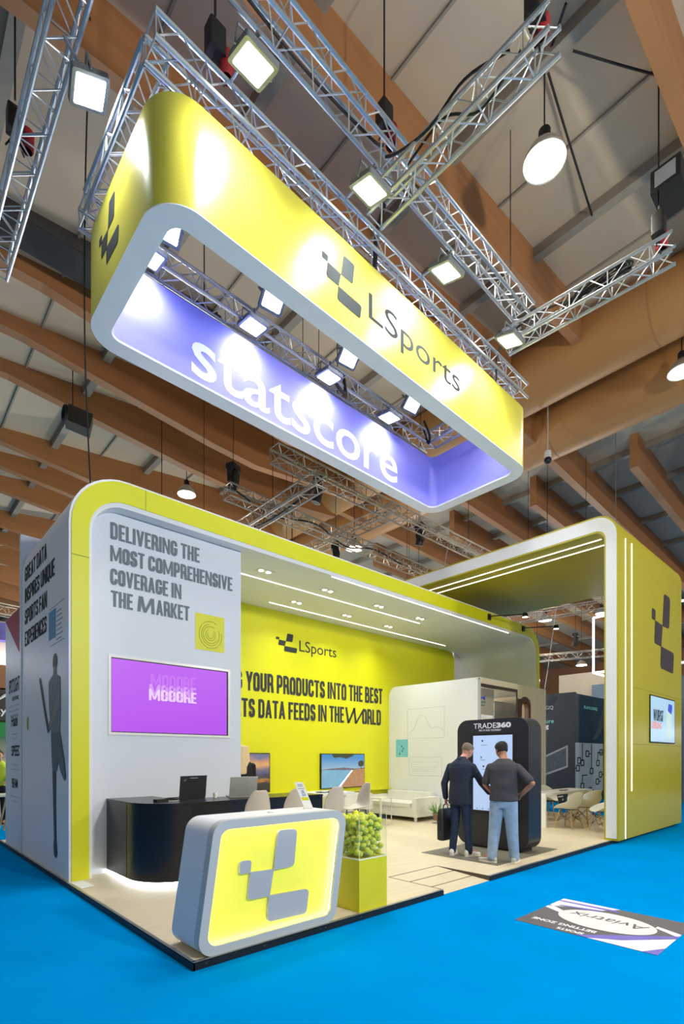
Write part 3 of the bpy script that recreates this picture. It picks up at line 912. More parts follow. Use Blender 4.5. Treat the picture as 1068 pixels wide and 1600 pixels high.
# backlit logo counter at the deck corner
lc = thing('logo_counter', 'grey slanted counter with backlit yellow front and big block logo at deck corner', 'counter', (.02, 0, P))
def slant(x, z, ins=0.0):
    return x + .150 * (z - P)
def quad(i):
    z0, z1 = P + i, 1.10 - i
    return [(slant(.02 + i * 1.02, z0), z0), (slant(1.43 - i * 1.02, z0), z0), (slant(1.43 - i * 1.02, z1), z1), (slant(.02 + i * 1.02, z1), z1)]
cp = front(0.005)
mb = MB()
o_ = roundpoly(quad(0), .13, 8); i_ = roundpoly(quad(.072), .085, 8)
mb.ribbon([cp.p(a, b, 0) for a, b in o_], [cp.p(a, b, 0) for a, b in i_], (0, .028, 0))
mb.ribbon([(a, .033, b) for a, b in o_], [(a, .033, b) for a, b in roundpoly(quad(.03), .11, 8)], (0, .052, 0))
mb.build('front_rim', M['counter_rim'], lc, smooth=True)
mb = MB(); mb.prism([(a, .085, b) for a, b in o_], (0, .39, 0)); mb.build('counter_body', M['white'], lc, smooth=True)
mb = MB(); mb.prism([(a, .078, b) for a, b in roundpoly(quad(.032), .11, 8)], (0, .006, 0)); mb.build('glow_panel', M['counter_glow'], lc)
mb = MB(); mb.ribbon([(a, .038, b) for a, b in roundpoly(quad(.050), .10, 8)], [(a, .038, b) for a, b in roundpoly(quad(.062), .09, 8)], (0, .014, 0)); mb.build('led_edge', mat('warm led edge', (255, 244, 214), .4, emit=(255, 238, 214), estr=14), lc)
mb = MB()
for k, pts in {'tall': [(.812, .967), (1.018, .962), (.981, .633), (.764, .629)], 'small': [(.433, .749), (.54, .745), (.529, .642), (.426, .642)], 'mid': [(.529, .645), (.764, .636), (.721, .414), (.502, .417)], 'low': [(.714, .416), (1.153, .403), (1.123, .182), (.695, .195)]}.items():
    shape(mb, front(.052), roundpoly(pts, [c * .8 for c in LOGO_R[k]], 5), 0, .025)
mb.build('logo', M['counter_logo'], lc)
# phone display holder on the counter
ph = thing('display_holder', 'slim white upright leaflet holder standing on the logo counter', 'holder', (1.33, .30, 1.101))
pu = Vector((.86, -.5, 0)).normalized(); pv = Vector((-.28, .28, 1)).normalized()
hp = Plane((1.335, .28, 1.102), pu, pv)
mb = MB(); shape(mb, hp, rrect(-.042, .042, 0, .275, .006, 2), 0, .012); mb.build('card', M['paper'], ph)
mb = MB(); shape(mb, hp, [(-.034, .085), (.034, .085), (.034, .118), (-.034, .118)], .001, .001); mb.build('yellow_label', M['yellow'], ph)
mb = MB()
for z, w in ((.245, .024), (.23, .026), (.205, .03)):
    shape(mb, hp, [(-w, z), (w, z), (w, z + .006), (-w, z + .006)], .001, .001)
mb.build('print_lines', M['ink_soft'], ph)
vp = Plane(hp.p(.02, .13), hp.v, -hp.u)
letters(vp, [('SCAN', 0, .06, 0, .034)], 'lettering', mat('blue grey print', (70, 96, 140), .6), ph, bold=.02, d=.001)
mb = MB(); mb.obox((1.335, .29, 1.106), pu, Vector((-pu.y, pu.x, 0)), (0, 0, 1), .09, .07, .008); mb.build('foot', M['white2'], ph)
pc = MB(); pc.obox((.92, .26, 1.104), (1, .2, 0), (-.2, 1, 0), (0, 0, 1), .12, .08, .006)
tag(pc.build('leaflet_stack', M['paper']), 'small flat stack of white leaflets on the logo counter top', 'leaflets')

# black reception desk
ds = thing('reception_desk', 'long black reception desk with rounded front corner and white light at its base', 'desk', (.53, 3.5, P))
def desk_out(i):
    r = .55 - i
    pts = [(.53 + i, 3.545), (.53 + i, 2.75)]
    for k in range(1, 13):
        a = math.pi + (math.pi / 2) * k / 12
        pts.append((1.08 + r * math.cos(a), 2.75 + r * math.sin(a)))
    pts += [(3.15 - i, 2.2 + i), (3.15 - i, 2.80 - i), (1.3, 2.80 - i), (1.15, 2.95), (1.15, 3.545)]
    return pts
mb = MB(); mb.prism([(x, y, .115) for x, y in desk_out(0)], (0, 0, .905)); mb.build('desk_body', M['desk'], ds, smooth=True)
mb = MB(); mb.prism([(x, y, 1.022) for x, y in desk_out(-.004)], (0, 0, .028)); mb.build('desk_top', M['desk'], ds, smooth=True)
mb = MB(); mb.prism([(x, y, P) for x, y in desk_out(.06)], (0, 0, .055)); mb.build('plinth', M['white2'], ds)
mb = MB(); q = desk_out(.045); q2 = desk_out(.058)
mb.ribbon([(x, y, .085) for x, y in q[:16]], [(x, y, .085) for x, y in q2[:16]], (0, 0, .024), closed=False); mb.build('led_strip', M['led_strong'], ds)
mb = MB(); mb.box(.527, .5305, 2.825, 2.829, .115, 1.02); mb.box(1.075, 1.079, 2.197, 2.2005, .115, 1.02); mb.build('panel_joint', M['black'], ds)

def laptop(loc, yaw, m_lid, label, tilt, wid=.36, dep=.25):
    t = thing('laptop', label, 'laptop', loc)
    R = Matrix.Rotation(yaw, 3, 'Z'); L = Vector(loc)
    f = lambda x, y, z: L + R @ Vector((x, y, z))
    mb = MB(); mb.obox(f(0, dep / 2, .009), R @ Vector((1, 0, 0)), R @ Vector((0, 1, 0)), (0, 0, 1), wid, dep, .016); mb.build('base', m_lid, t)
    mb = MB(); mb.obox(f(0, dep / 2, .018), R @ Vector((1, 0, 0)), R @ Vector((0, 1, 0)), (0, 0, 1), wid * .9, dep * .6, .002); mb.build('keyboard', M['dark'], t)
    up = Vector((0, -math.sin(tilt), math.cos(tilt))); nn = Vector((0, math.cos(tilt), math.sin(tilt)))
    c = Vector((0, -.004, .018)) + up * dep / 2
    mb = MB(); mb.obox(L + R @ c, R @ Vector((1, 0, 0)), R @ up, R @ nn, wid, dep, .008); lid = mb.build('lid', m_lid, t)
    mb = MB(); mb.obox(L + R @ (c + nn * .005), R @ Vector((1, 0, 0)), R @ up, R @ nn, wid - .02, dep - .02, .002); mb.build('display', M['screen_blue'], lid)
    return t, lid, (L, R, c, up, nn)
t, lid, (L, R, c, up, nn) = laptop((1.31, 2.66, 1.051), math.radians(12), M['dark'], 'open black laptop on the black reception desk seen from behind', .10, .42, .29)
mb = MB(); mb.obox(L + R @ (c - nn * .0045 + up * .09 + Vector((-.14, 0, 0))), R @ Vector((1, .0, .35)), R @ up, R @ nn, .035, .012, .001); mb.build('lid_mark', M['silver'], lid)
mb = MB(); mb.obox(L + R @ (c - nn * .0045 + up * .116), R @ Vector((1, 0, 0)), R @ up, R @ nn, .12, .01, .001); mb.build('antenna_strip', M['locker'], lid)
laptop((1.97, 2.50, 1.051), math.radians(-22), M['lapgrey'], 'open silver laptop at the right end of the black reception desk', .42, .37, .29)
ad = thing('power_adapter', 'black power adapter with loose leads on the black desk', 'adapter', (.84, 2.55, 1.051))
mb = MB(); mb.obox((.84, 2.55, 1.068), (1, .3, 0), (-.3, 1, 0), (0, 0, 1), .17, .07, .034); mb.build('brick', M['dark'], ad)
mb = MB()
for k in range(4):
    pts = [(.90 + .035 * i + .012 * math.sin(i * 2 + k), 2.56 + .03 * math.sin(i * 1.3 + k * 1.7), 1.058 + .035 * abs(math.sin(i * .8 + k))) for i in range(6)]
    mb.tube(pts, .0035, 5)
mb.build('lead', M['cable'], ad)
mb = MB(); mb.tube([(.94, 2.56, 1.056), (1.0, 2.50, 1.056), (1.07, 2.55, 1.056), (1.10, 2.62, 1.056)], .003, 5); mb.build('white_lead', M['paper'], ad)
cupo = thing('paper_cup', 'small white cup between the two laptops on the black desk', 'cup', (1.64, 2.66, 1.051))
mb = MB(); mb.lathe([(.0, 0), (.022, 0), (.028, .07), (.026, .07), (.02, .004), (0, .004)], (1.64, 2.66, 1.051), 16); mb.build('body', M['paper'], cupo, smooth=True)
mb = MB(); mb.lathe([(.0262, .03), (.0272, .05)], (1.64, 2.66, 1.051), 16); mb.build('gold_band', M['tan'], cupo, smooth=True)

# bar stools
def shell_sheet(w, sd, bh, seat_z, flare=.0, n=14):
    """moulded shell: seat then back. local: +y = where the sitter faces"""
    rows = []
    prof = [(.44 * sd, -.012), (.40 * sd, .0), (.2 * sd, -.006), (0, -.012), (-.2 * sd, -.004), (-.36 * sd, .03), (-.45 * sd, .10), (-.49 * sd, .19), (-.52 * sd, bh * .62), (-.55 * sd, bh * .85), (-.57 * sd, bh)]
    wid = [.62, .84, .98, 1.0, 1.0, .98, .95, .90, .80, .66, .40]
    lift = [.0, .01, .03, .045, .05, .05, .045, .03, .02, .01, 0]
    fwd = [0, 0, 0, 0, 0, .02, .045, .055, .05, .03, .01]
    for (y, z), ww, l, fw in zip(prof, wid, lift, fwd):
        row = []
        for k in range(n + 1):
            s = -1 + 2 * k / n
            row.append((s * ww * w / 2, y + fw * s * s * (1 + flare), seat_z + z + l * s * s * (1 + flare * 1.6)))
        rows.append(row)
    return rows
def make_stool():
    t = thing('bar_stool', 'x', 'stool', (0, 0, 0))
    mb = MB(); mb.grid(shell_sheet(.37, .40, .40, .74)); mb.build('shell_seat', M['stool'], t, smooth=True, angle=80, thick=.008, sub=1)
    mb = MB()
    for sx in (-1, 1):
        for sy in (-1, 1):
            mb2 = MB(); mb2.tube([(sx * .11, sy * .10, .725), (sx * .19, sy * .19, 0.0)], [.009, .008], 8); mb2.build('leg', M['legblack'], t, smooth=True)
    mb.tube([(-.172, -.168, .18), (.172, -.168, .18), (.172, .168, .18), (-.172, .168, .18), (-.172, -.168, .18)], .006, 6, caps=False)
    mb.tube([(-.11, -.1, .722), (.11, .1, .722)], .006, 6); mb.tube([(-.11, .1, .722), (.11, -.1, .722)], .006, 6)
    mb.build('footrest', M['legblack'], t, smooth=True)
    return t
stool0 = make_stool()
for i, (x, y, r, lab) in enumerate(((1.72, 1.86, -8, 'leftmost warm grey bar stool, back turned, in front of the silver laptop'), (2.29, 1.86, -6, 'warm grey bar stool just left of the leaflet holder, back turned'), (2.95, 1.84, -4, 'warm grey bar stool just right of the leaflet holder, back turned'), (3.80, 2.15, 78, 'warm grey bar stool seen from the side beyond the logo counter'))):
    if i == 0:
        stool0.location = (x, y, P); stool0.rotation_euler = (0, 0, math.radians(r)); stool0['label'] = lab; stool0['group'] = 'bar stools behind the logo counter'
    else:
        dup(stool0, (x, y, P), math.radians(r), lab, 'bar stools behind the logo counter')
ht = thing('high_table', 'white high table between the bar stools and the sofa', 'table', (3.5, 2.6, P))
mb = MB(); mb.box(3.16, 4.0, 2.40, 2.92, 1.0, 1.04); mb.build('table_top', M['white2'], ht)
mb = MB(); mb.box(3.2, 3.96, 2.44, 2.88, P, P + .02); mb.build('base_plate', M['white2'], ht)
mb = MB(); mb.box(3.25, 3.30, 2.5, 2.82, P + .02, 1.0); mb.build('leg_panel', M['white2'], ht)
mb = MB(); mb.box(3.86, 3.91, 2.5, 2.82, P + .02, 1.0); mb.build('leg_panel', M['white2'], ht)
cc = MB()
for k in range(3):
    cc.tube([(3.30 + .05 * i + .01 * k, 2.5 + .06 * math.sin(i * 1.1 + k), 1.046 + .012 * abs(math.sin(i + k))) for i in range(7)], .006, 6)
tag(cc.build('cable_heap', M['cable'], smooth=True), 'black and white cable bundle lying on the white high table', 'cable')

# sofa, side table, plant
so = thing('sofa', 'low white leatherette sofa against the white meeting block', 'sofa', (7.67, 4.1, P))
mb = MB(); mb.prism([(x, y, .17) for x, y in rrect(7.68, 8.62, 4.24, 5.66, .03, 3)], (0, 0, .23)); mb.build('seat_base', M['sofa'], so, smooth=True)
mb = MB(); mb.prism([(x, y, .402) for x, y in rrect(7.66, 8.40, 4.27, 5.64, .05, 4)], (0, 0, .09)); mb.build('seat_cushion', M['sofa'], so, smooth=True)
mb = MB(); mb.prism([(x, y, .402) for x, y in rrect(8.38, 8.63, 4.24, 5.66, .05, 4)], (0, 0, .32)); mb.build('backrest', M['sofa'], so, smooth=True)
for ya in (4.10, 5.66):
    mb = MB(); mb.prism([(x, y, .17) for x, y in rrect(7.67, 8.62, ya, ya + .145, .03, 3)], (0, 0, .455)); mb.build('armrest', M['sofa'], so, smooth=True)
for x in (7.73, 8.55):
    for y in (4.16, 5.74):
        mb = MB(); mb.box(x - .025, x + .025, y - .025, y + .025, P, .172); mb.build('leg', M['white2'], so)
st = thing('side_table', 'small white tubular side table standing before the sofa', 'side table', (6.75, 4.4, P))
mb = MB(); mb.box(6.60, 6.98, 4.22, 4.62, .66, .685); mb.build('table_top', M['white2'], st)
for y in (4.24, 4.60):
    mb = MB(); mb.tube([(6.62, y, .66), (6.62, y, .075), (6.96, y, .075), (6.96, y, .66)], .012, 8); mb.build('leg', M['white2'], st, smooth=True)
sb = thing('coffee_table', 'low white box table left of the sofa by the yellow wall', 'table', (6.3, 5.2, P))
mb = MB(); mb.box(5.9, 7.2, 5.05, 5.6, .34, .72); mb.build('body', M['white2'], sb)
mb = MB(); mb.box(5.95, 7.15, 5.1, 5.55, P, .34); mb.build('plinth', M['locker'], sb)
pt = thing('potted_plant', 'green spiky potted plant on a thin stand at the sofa corner', 'plant', (7.95, 3.70, P))
mb = MB(); mb.lathe([(0, 0), (.075, .0), (.11, .18), (.10, .18), (.09, .15), (0, .15)], (7.95, 3.70, P + .06), 18); mb.build('pot', M['pot'], pt, smooth=True)
mb = MB(); mb.lathe([(0, .15), (.09, .15)], (7.95, 3.70, P + .062), 18); mb.build('soil', M['soil'], pt)
mb = MB(); mb.lathe([(0, 0), (.13, 0), (.13, .008), (.012, .012), (.012, .06), (0, .06)], (7.95, 3.70, P), 20); mb.build('stand', M['silver'], pt, smooth=True)
mb = MB(); rnd = random.Random(3)
for k in range(70):
    a = rnd.uniform(0, 2 * math.pi); L = rnd.uniform(.22, .42); e = rnd.uniform(.35, 1.35)
    p0 = Vector((7.95 + .04 * math.cos(a), 3.70 + .04 * math.sin(a), .26)); d = Vector((math.cos(a) * math.cos(e), math.sin(a) * math.cos(e), math.sin(e)))
    sd = Vector((-math.sin(a), math.cos(a), 0)) * .011
    rows = []
    for i in range(5):
        u = i / 4
        q = p0 + d * L * u + Vector((0, 0, -.30 * L * u * u * (1.6 - e)))
        w = (1 - u * .95) * (0.6 + u)
        rows.append((q - sd * w, q + sd * w))
    mb.grid(rows)
mb.build('leaves', M['leaf'], pt, fix=False, thick=.002)

# tennis ball box
tb = thing('ball_box', 'square lime yellow pedestal with clear acrylic case beside the logo counter', 'pedestal', (1.76, .016, P))
bx0, bx1, by0, by1 = 1.76, 2.165, .02, .425
mb = MB(); mb.box(bx0, bx1, by0, by1, P + .002, .575); mb.build('pedestal', M['box_y'], tb)
mb = MB(); mb.ribbon([(bx0, by0, .576), (bx1, by0, .576), (bx1, by1, .576), (bx0, by1, .576)], [(bx0 + .012, by0 + .012, .576), (bx1 - .012, by0 + .012, .576), (bx1 - .012, by1 - .012, .576), (bx0 + .012, by1 - .012, .576)], (0, 0, .012)); mb.build('rim', M['acryl_edge'], tb)
mb = MB()
for (a, b, c_, d_) in ((bx0 + .003, bx1 - .003, by0 + .003, by0 + .007), (bx0 + .003, bx1 - .003, by1 - .007, by1 - .003), (bx0 + .003, bx0 + .007, by0 + .007, by1 - .007), (bx1 - .007, bx1 - .003, by0 + .007, by1 - .007)):
    mb.box(a, b, c_, d_, .588, 1.03)
mb.build('acrylic_case', M['acrylic'], tb)
mb = MB()
for x in (bx0 + .004, bx1 - .004):
    for y in (by0 + .004, by1 - .004):
        mb.box(x - .002, x + .002, y - .002, y + .002, .588, 1.031)
mb.build('case_edge', M['acryl_edge'], tb)
R_ = .033
rnd = random.Random(11)
spots = []
lo = (bx0 + .0105 + R_, by0 + .0105 + R_); hi = (bx1 - .0105 - R_, by1 - .0105 - R_)
for k in range(215):
    best = None
    for c in range(40):
        if k < 120:
            x = rnd.uniform(lo[0], hi[0]); y = rnd.uniform(lo[1], hi[1])
        else:
            x = min(max(rnd.gauss(bx0 + .17, .085), lo[0]), hi[0]); y = min(max(rnd.gauss(by0 + .2, .10), lo[1]), hi[1])
        z = .588 + R_ + .0005
        for (a, b, c_) in spots:
            dd = (a - x) ** 2 + (b - y) ** 2
            if dd < 4 * R_ * R_:
                z = max(z, c_ + math.sqrt(4 * R_ * R_ - dd))
        key = z + rnd.uniform(0, .012)
        if best is None or key < best[0]:
            best = (key, x, y, z)
    spots.append(best[1:])
spots = [p for p in spots if p[2] < 1.0]
def make_ball():
    mb = MB(); mb.ball((0, 0, 0), R_, 18)
    b = mb.build('tennis_ball', M['ball'], smooth=True)
    tag(b, 'yellow green tennis ball heaped in the clear case on the lime pedestal', 'tennis ball', 'tennis balls in the clear case')
    pts = []
    for k in range(41):
        a = 2 * math.pi * k / 40
        p = Vector((math.cos(a) + .38 * math.cos(3 * a), math.sin(a) - .38 * math.sin(3 * a), 1.25 * math.sin(2 * a))).normalized() * R_ * 1.0
        pts.append(p)
    mb = MB(); mb.tube(pts, .0018, 4, caps=False)
    s = mb.build('seam', M['seam'], smooth=True); s.parent = b
    return b, s
ball0, seam0 = make_ball()
for i, p in enumerate(spots):
    if i == 0:
        b = ball0
    else:
        b = ball0.copy(); COL.objects.link(b)
        s_ = seam0.copy(); COL.objects.link(s_); s_.parent = b
    b.location = p
    b.rotation_euler = (rnd.uniform(0, 6), rnd.uniform(0, 6), rnd.uniform(0, 6))

# televisions on the yellow wall
def tv(x0, x1, z0, z1, label):
    t = thing('television', label, 'television', ((x0 + x1) / 2, 5.83, z0))
    mb = MB(); mb.box(x0, x1, 5.80, 5.845, z0, z1); mb.build('casing', M['black'], t)
    return t, front(5.799)
t, q = tv(6.18, 7.67, .83, 1.685, 'wall television showing a blue bay and cliff beach on the yellow wall')
a0, a1, b0, b1 = 6.20, 7.65, .85, 1.665
def strip(t, q, pts, m, nm, d):
    mb = MB(); shape(mb, q, pts, d, .002); mb.build(nm, M[m], t)
M['sky_pic'] = picture('screen sky', [(.0, (222, 208, 196)), (.48, (214, 204, 204)), (.62, (150, 190, 220)), (.9, (70, 150, 214))], 0, .83, .8, .05)
strip(t, q, [(a0, b0), (a1, b0), (a1, b1), (a0, b1)], 'sky_pic', 'picture', .003)
strip(t, q, [(a0, 1.30), (6.55, 1.32), (6.9, 1.34), (7.3, 1.31), (a1, 1.33), (a1, 1.2), (a0, 1.2)], 'hill', 'picture_hills', .009)
strip(t, q, [(a0, b0), (6.75, b0), (7.2, 1.27), (a0, 1.29)], 'sea', 'picture_sea', .012)
strip(t, q, [(6.72, b0), (6.80, b0), (7.26, 1.27), (7.18, 1.27)], 'foam', 'picture_surf', .0125)
strip(t, q, [(6.80, b0), (a1, b0), (a1, 1.30), (7.45, 1.31), (7.24, 1.27)], 'sand', 'picture_cliff', .013)
strip(t, q, roundpoly([(7.42, 1.36), (7.62, 1.36), (7.62, 1.52), (7.42, 1.50)], .07), 'treeprint', 'picture_tree', .016)
strip(t, q, [(7.515, 1.28), (7.53, 1.28), (7.53, 1.38), (7.515, 1.38)], 'treeprint', 'picture_trunk', .016)
strip(t, q, roundpoly([(6.5, b1), (6.6, 1.58), (6.8, 1.60), (7.0, 1.56), (7.2, 1.62), (7.3, b1)], .02), 'treeprint', 'picture_branch', .016)
t, q = tv(2.9, 4.71, .83, 1.69, 'wall television showing a sunset over dark water, half hidden by the cabin')
M['dusk_pic'] = picture('screen sunset bay', [(.0, (34, 32, 32)), (.26, (52, 44, 38)), (.33, (190, 130, 60)), (.38, (66, 56, 60)), (.52, (96, 92, 130)), (.62, (150, 120, 130)), (.72, (236, 176, 110)), (.82, (206, 150, 120)), (.92, (120, 120, 150))], 0, .84, .8, .12, 4.0)
strip(t, q, [(2.92, .85), (4.69, .85), (4.69, 1.67), (2.92, 1.67)], 'dusk_pic', 'picture', .003)

# touch kiosk and mat
mt = MB(); mt.prism([(x, y, P + .0005) for x, y in rrect(4.74, 6.66, .26, 1.62, .01, 1)], (0, 0, .004))
tag(mt.build('floor_mat', M['mdeck']), 'dark grey mat under the charcoal kiosk and two men', 'mat')
kk = thing('touch_kiosk', 'charcoal rounded touch screen kiosk titled in white letters', 'kiosk', (5.85, 1.0, P))
KX = 5.85
kp = side(KX)
yz = lambda pts, x: [(x, -a, b) for a, b in pts]
mb = MB(); mb.prism(yz(rrect(-1.69, -.36, .10, 2.24, .20, 8), KX), (.42, 0, 0)); mb.build('body', M['kiosk'], kk, smooth=True)
mb = MB(); mb.box(KX + .04, KX + .38, .50, 1.55, P + .005, .105); mb.build('plinth', M['black'], kk)
mb = MB(); shape(mb, kp, [(-1.43, .64), (-.585, .64), (-.585, 2.0), (-1.43, 2.0)], .004, .003); sc_ = mb.build('screen_bezel', M['dark'], kk)
mb = MB(); shape(mb, kp, [(-1.365, .70), (-.635, .70), (-.635, 1.965), (-1.365, 1.965)], .0065, .002); mb.build('screen_panel', M['screen_blue'], sc_)
mb = MB()
for (a, b, w, h) in ((-1.20, 1.86, .03, .03), (-1.22, 1.58, .02, .03), (-1.18, 1.43, .03, .03), (-1.21, 1.80, .12, .006), (-1.22, 1.55, .09, .006), (-1.19, 1.39, .09, .006), (-1.2, 1.2, .1, .006)):
    shape(mb, kp, [(a, b), (a + w, b), (a + w, b + h), (a, b + h)], .0075, .0008)
for k in range(5):
    shape(mb, kp, [(-1.3 + k * .11, .72), (-1.28 + k * .11, .72), (-1.28 + k * .11, .735), (-1.3 + k * .11, .735)], .0075, .0008)
mb.build('screen_icons', M['icetext'], sc_)
letters(kp, [('TRADE', -1.36, -.93, 2.085, 2.175), ('360', -.925, -.66, 2.085, 2.175, {'bold': .05}), ('TRY IT FOR YOURSELF', -1.26, -.84, 2.035, 2.066, {'bold': .02})], 'lettering', M['ink_white'], kk, bold=.01, d=.003)

# white chairs and table in the lounge
def make_chair():
    t = thing('shell_chair', 'x', 'chair', (0, 0, 0))
    mb = MB(); mb.grid(shell_sheet(.60, .52, .38, .43, flare=1.3)); mb.build('shell_seat', M['shell'], t, smooth=True, angle=80, thick=.008, sub=1)
    for sx in (-1, 1):
        for sy in (-1, 1):
            m2 = MB(); m2.tube([(sx * .13, sy * .12, .41), (sx * .22, sy * .21, 0.0)], [.013, .010], 8); m2.build('leg', M['legwood'], t, smooth=True)
    mb = MB()
    for a, b in (((-.15, -.14, .36), (.19, -.18, .14)), ((.15, -.14, .36), (-.19, -.18, .14)), ((-.15, .14, .36), (.19, .18, .14)), ((.15, .14, .36), (-.19, .18, .14)), ((-.15, -.14, .36), (-.19, .18, .14)), ((.15, -.14, .36), (.19, .18, .14)), ((-.15, .14, .36), (-.19, -.18, .14)), ((.15, .14, .36), (.19, -.18, .14))):
        mb.tube([a, b], .0045, 6)
    mb.tube([(-.14, -.13, .40), (.14, .13, .40)], .007, 6); mb.tube([(-.14, .13, .40), (.14, -.13, .40)], .007, 6)
    mb.build('wire_brace', M['legblack'], t, smooth=True)
    return t
ch0 = make_chair()
lst = ((9.35, 1.25, -6, 'white shell chair next to the end panel of the white lounge table'), (10.1, 1.15, -20, 'white shell chair in the middle of the near side of the lounge table'), (9.35, .52, 40, 'white shell chair nearest the yellow tower leg, half hidden by it'), (10.3, 2.55, 185, 'white shell chair across the lounge table, its back showing over the top'), (11.2, 2.5, 175, 'white shell chair at the far end behind the lounge table'))
for i, (x, y, r, lab) in enumerate(lst):
    if i == 0:
        ch0.location = (x, y, P); ch0.rotation_euler = (0, 0, math.radians(r)); ch0['label'] = lab; ch0['group'] = 'white shell chairs in the lounge'
    else:
        dup(ch0, (x, y, P), math.radians(r), lab, 'white shell chairs in the lounge')
lt = thing('lounge_table', 'long white table with panel ends among the white shell chairs', 'table', (10.2, 1.95, P))
mb = MB(); mb.box(9.05, 11.6, 1.62, 2.22, .75, .80); mb.build('table_top', M['white2'], lt)
for x in (9.05, 11.55):
    mb = MB(); mb.box(x, x + .05, 1.62, 2.22, P, .75); mb.build('end_panel', M['white2'], lt)
pn = MB(); pn.prism([(9.62, 1.70, .802), (9.90, 1.70, .802), (9.76, 1.72, .99)], (0, .02, 0))
pn.bm.free()
pn = thing('table_sign', 'small black triangular pennant hanging at the lounge table edge', 'sign', (9.75, 1.60, .45))
mb = MB(); mb.prism([(9.58, 1.608, .745), (9.92, 1.608, .745), (9.75, 1.608, .46)], (0, .006, 0)); mb.build('cloth', M['dark'], pn)
mb = MB(); mb.box(9.62, 9.88, 1.603, 1.6075, .69, .715); mb.build('lettering', M['ink_white'], pn)
gl = thing('cable_heap', 'black cables lying on the white lounge table', 'cable', (10.35, 1.85, .80))
mb = MB()
for k in range(3):
    mb.tube([(10.2 + .06 * i, 1.8 + .05 * math.sin(i * 1.3 + k), .808 + .01 * abs(math.sin(i + k))) for i in range(7)], .006, 6)
mb.build('lead', M['cable'], gl, smooth=True)

# floor vinyls
fs = thing('floor_sticker', 'dark and violet floor sticker with white oval on the blue carpet', 'floor sticker', (3.4, -1.66, 0))
fl = Plane((0, 0, 0), (0, 1, 0), (-1, 0, 0))
X0, X1, Y0, Y1 = 2.87, 3.97, -2.27, -1.03
F = lambda pts: [(y, -x) for x, y in pts]
mb = MB(); shape(mb, fl, F([(X0, Y0), (X1, Y0), (X1, Y1), (X0, Y1)]), .003, .0025); mb.build('sheet', M['sticker_grey'], fs)
mb = MB(); shape(mb, fl, F([(3.58, Y1), (X1, Y1), (X1, -1.62), (3.80, -1.5), (3.72, -1.25)]), .0042, .001); shape(mb, fl, F([(3.46, Y0), (3.60, -2.05), (3.66, -2.05), (3.56, Y0)]), .0042, .001)
shape(mb, fl, F([(3.52, Y1), (3.40, -1.28), (3.46, -1.30), (3.60, -1.10), (3.62, Y1)]), .0042, .001)
shape(mb, fl, F([(X0, -1.72), (3.02, -1.95), (3.40, Y0), (X0, Y0)]), .0042, .001); mb.build('white_streaks', M['sticker_white'], fs)
mb = MB()
shape(mb, fl, F([(X0, -2.16), (X0, Y0), (3.08, Y0)]), .0052, .001)
shape(mb, fl, F([(X0, -1.62), (X0, -1.72), (3.04, -1.97), (3.42, Y0), (3.50, Y0), (3.10, -1.85)]), .0052, .001)
shape(mb, fl, F([(3.84, Y1), (3.88, Y1), (3.90, -1.6), (3.84, -1.66)]), .0052, .001)
shape(mb, fl, F([(3.66, -1.10), (3.70, -1.12), (3.80, -1.52), (3.74, -1.5)]), .0052, .001)
mb.build('violet_streaks', M['sticker_violet'], fs)
mb = MB(); shape(mb, fl, F([(3.45 + .30 * math.cos(a * math.pi / 20), -1.66 + .44 * math.sin(a * math.pi / 20)) for a in range(40)]), .0064, .001); mb.build('oval', mat('white oval vinyl', (222, 222, 222), .5), fs)
letters(fl, [('Aviatrix', -2.02, -1.31, -3.57, -3.42, {'shear': .2})], 'lettering', M['sticker_grey'], fs, bold=.0, d=.008)
letters(fl, [('SPORTS', -1.66, -1.42 + .0, -3.05 + .08, -3.05 + .14), ('BETTING ZONE', -1.72, -1.12, -3.10, -3.03)], 'caption', M['ink_white'], fs, bold=.03, d=.0055)
qs = MB(); qs.prism([(x, y, P + .0045) for x, y in ((.03, 2.86), (.19, 2.92), (.16, 3.28), (.02, 3.24))], (0, 0, .002))
tag(qs.build('floor_label', M['paper']), 'small white label stuck on the deck beside the arch foot', 'label')

# ================================================================ people
def ell(c, ax, ay, n=20, tilt=None):
    """ellipse ring: half-depth ax (along x, facing), half-width ay"""
    pts = []
    for k in range(n):
        a = 2 * math.pi * k / n
        p = Vector((ax * math.cos(a), ay * math.sin(a), 0))
        if tilt: p = tilt @ p
        pts.append(Vector(c) + p)
    return pts

def limb(mb, pts, rs, seg=14):
    """tapered limb with a rounded joint at every point, subdivided so the taper is smooth"""
    P_, R_ = [], []
    for i in range(len(pts) - 1):
        for k in range(5):
            u = k / 5
            P_.append(Vector(pts[i]).lerp(Vector(pts[i + 1]), u)); R_.append(rs[i] * (1 - u) + rs[i + 1] * u)
    P_.append(Vector(pts[-1])); R_.append(rs[-1])
    mb.tube(P_, R_, seg)
    for p, r in zip(pts, rs):
        mb.ball(p, r * .995, 14)

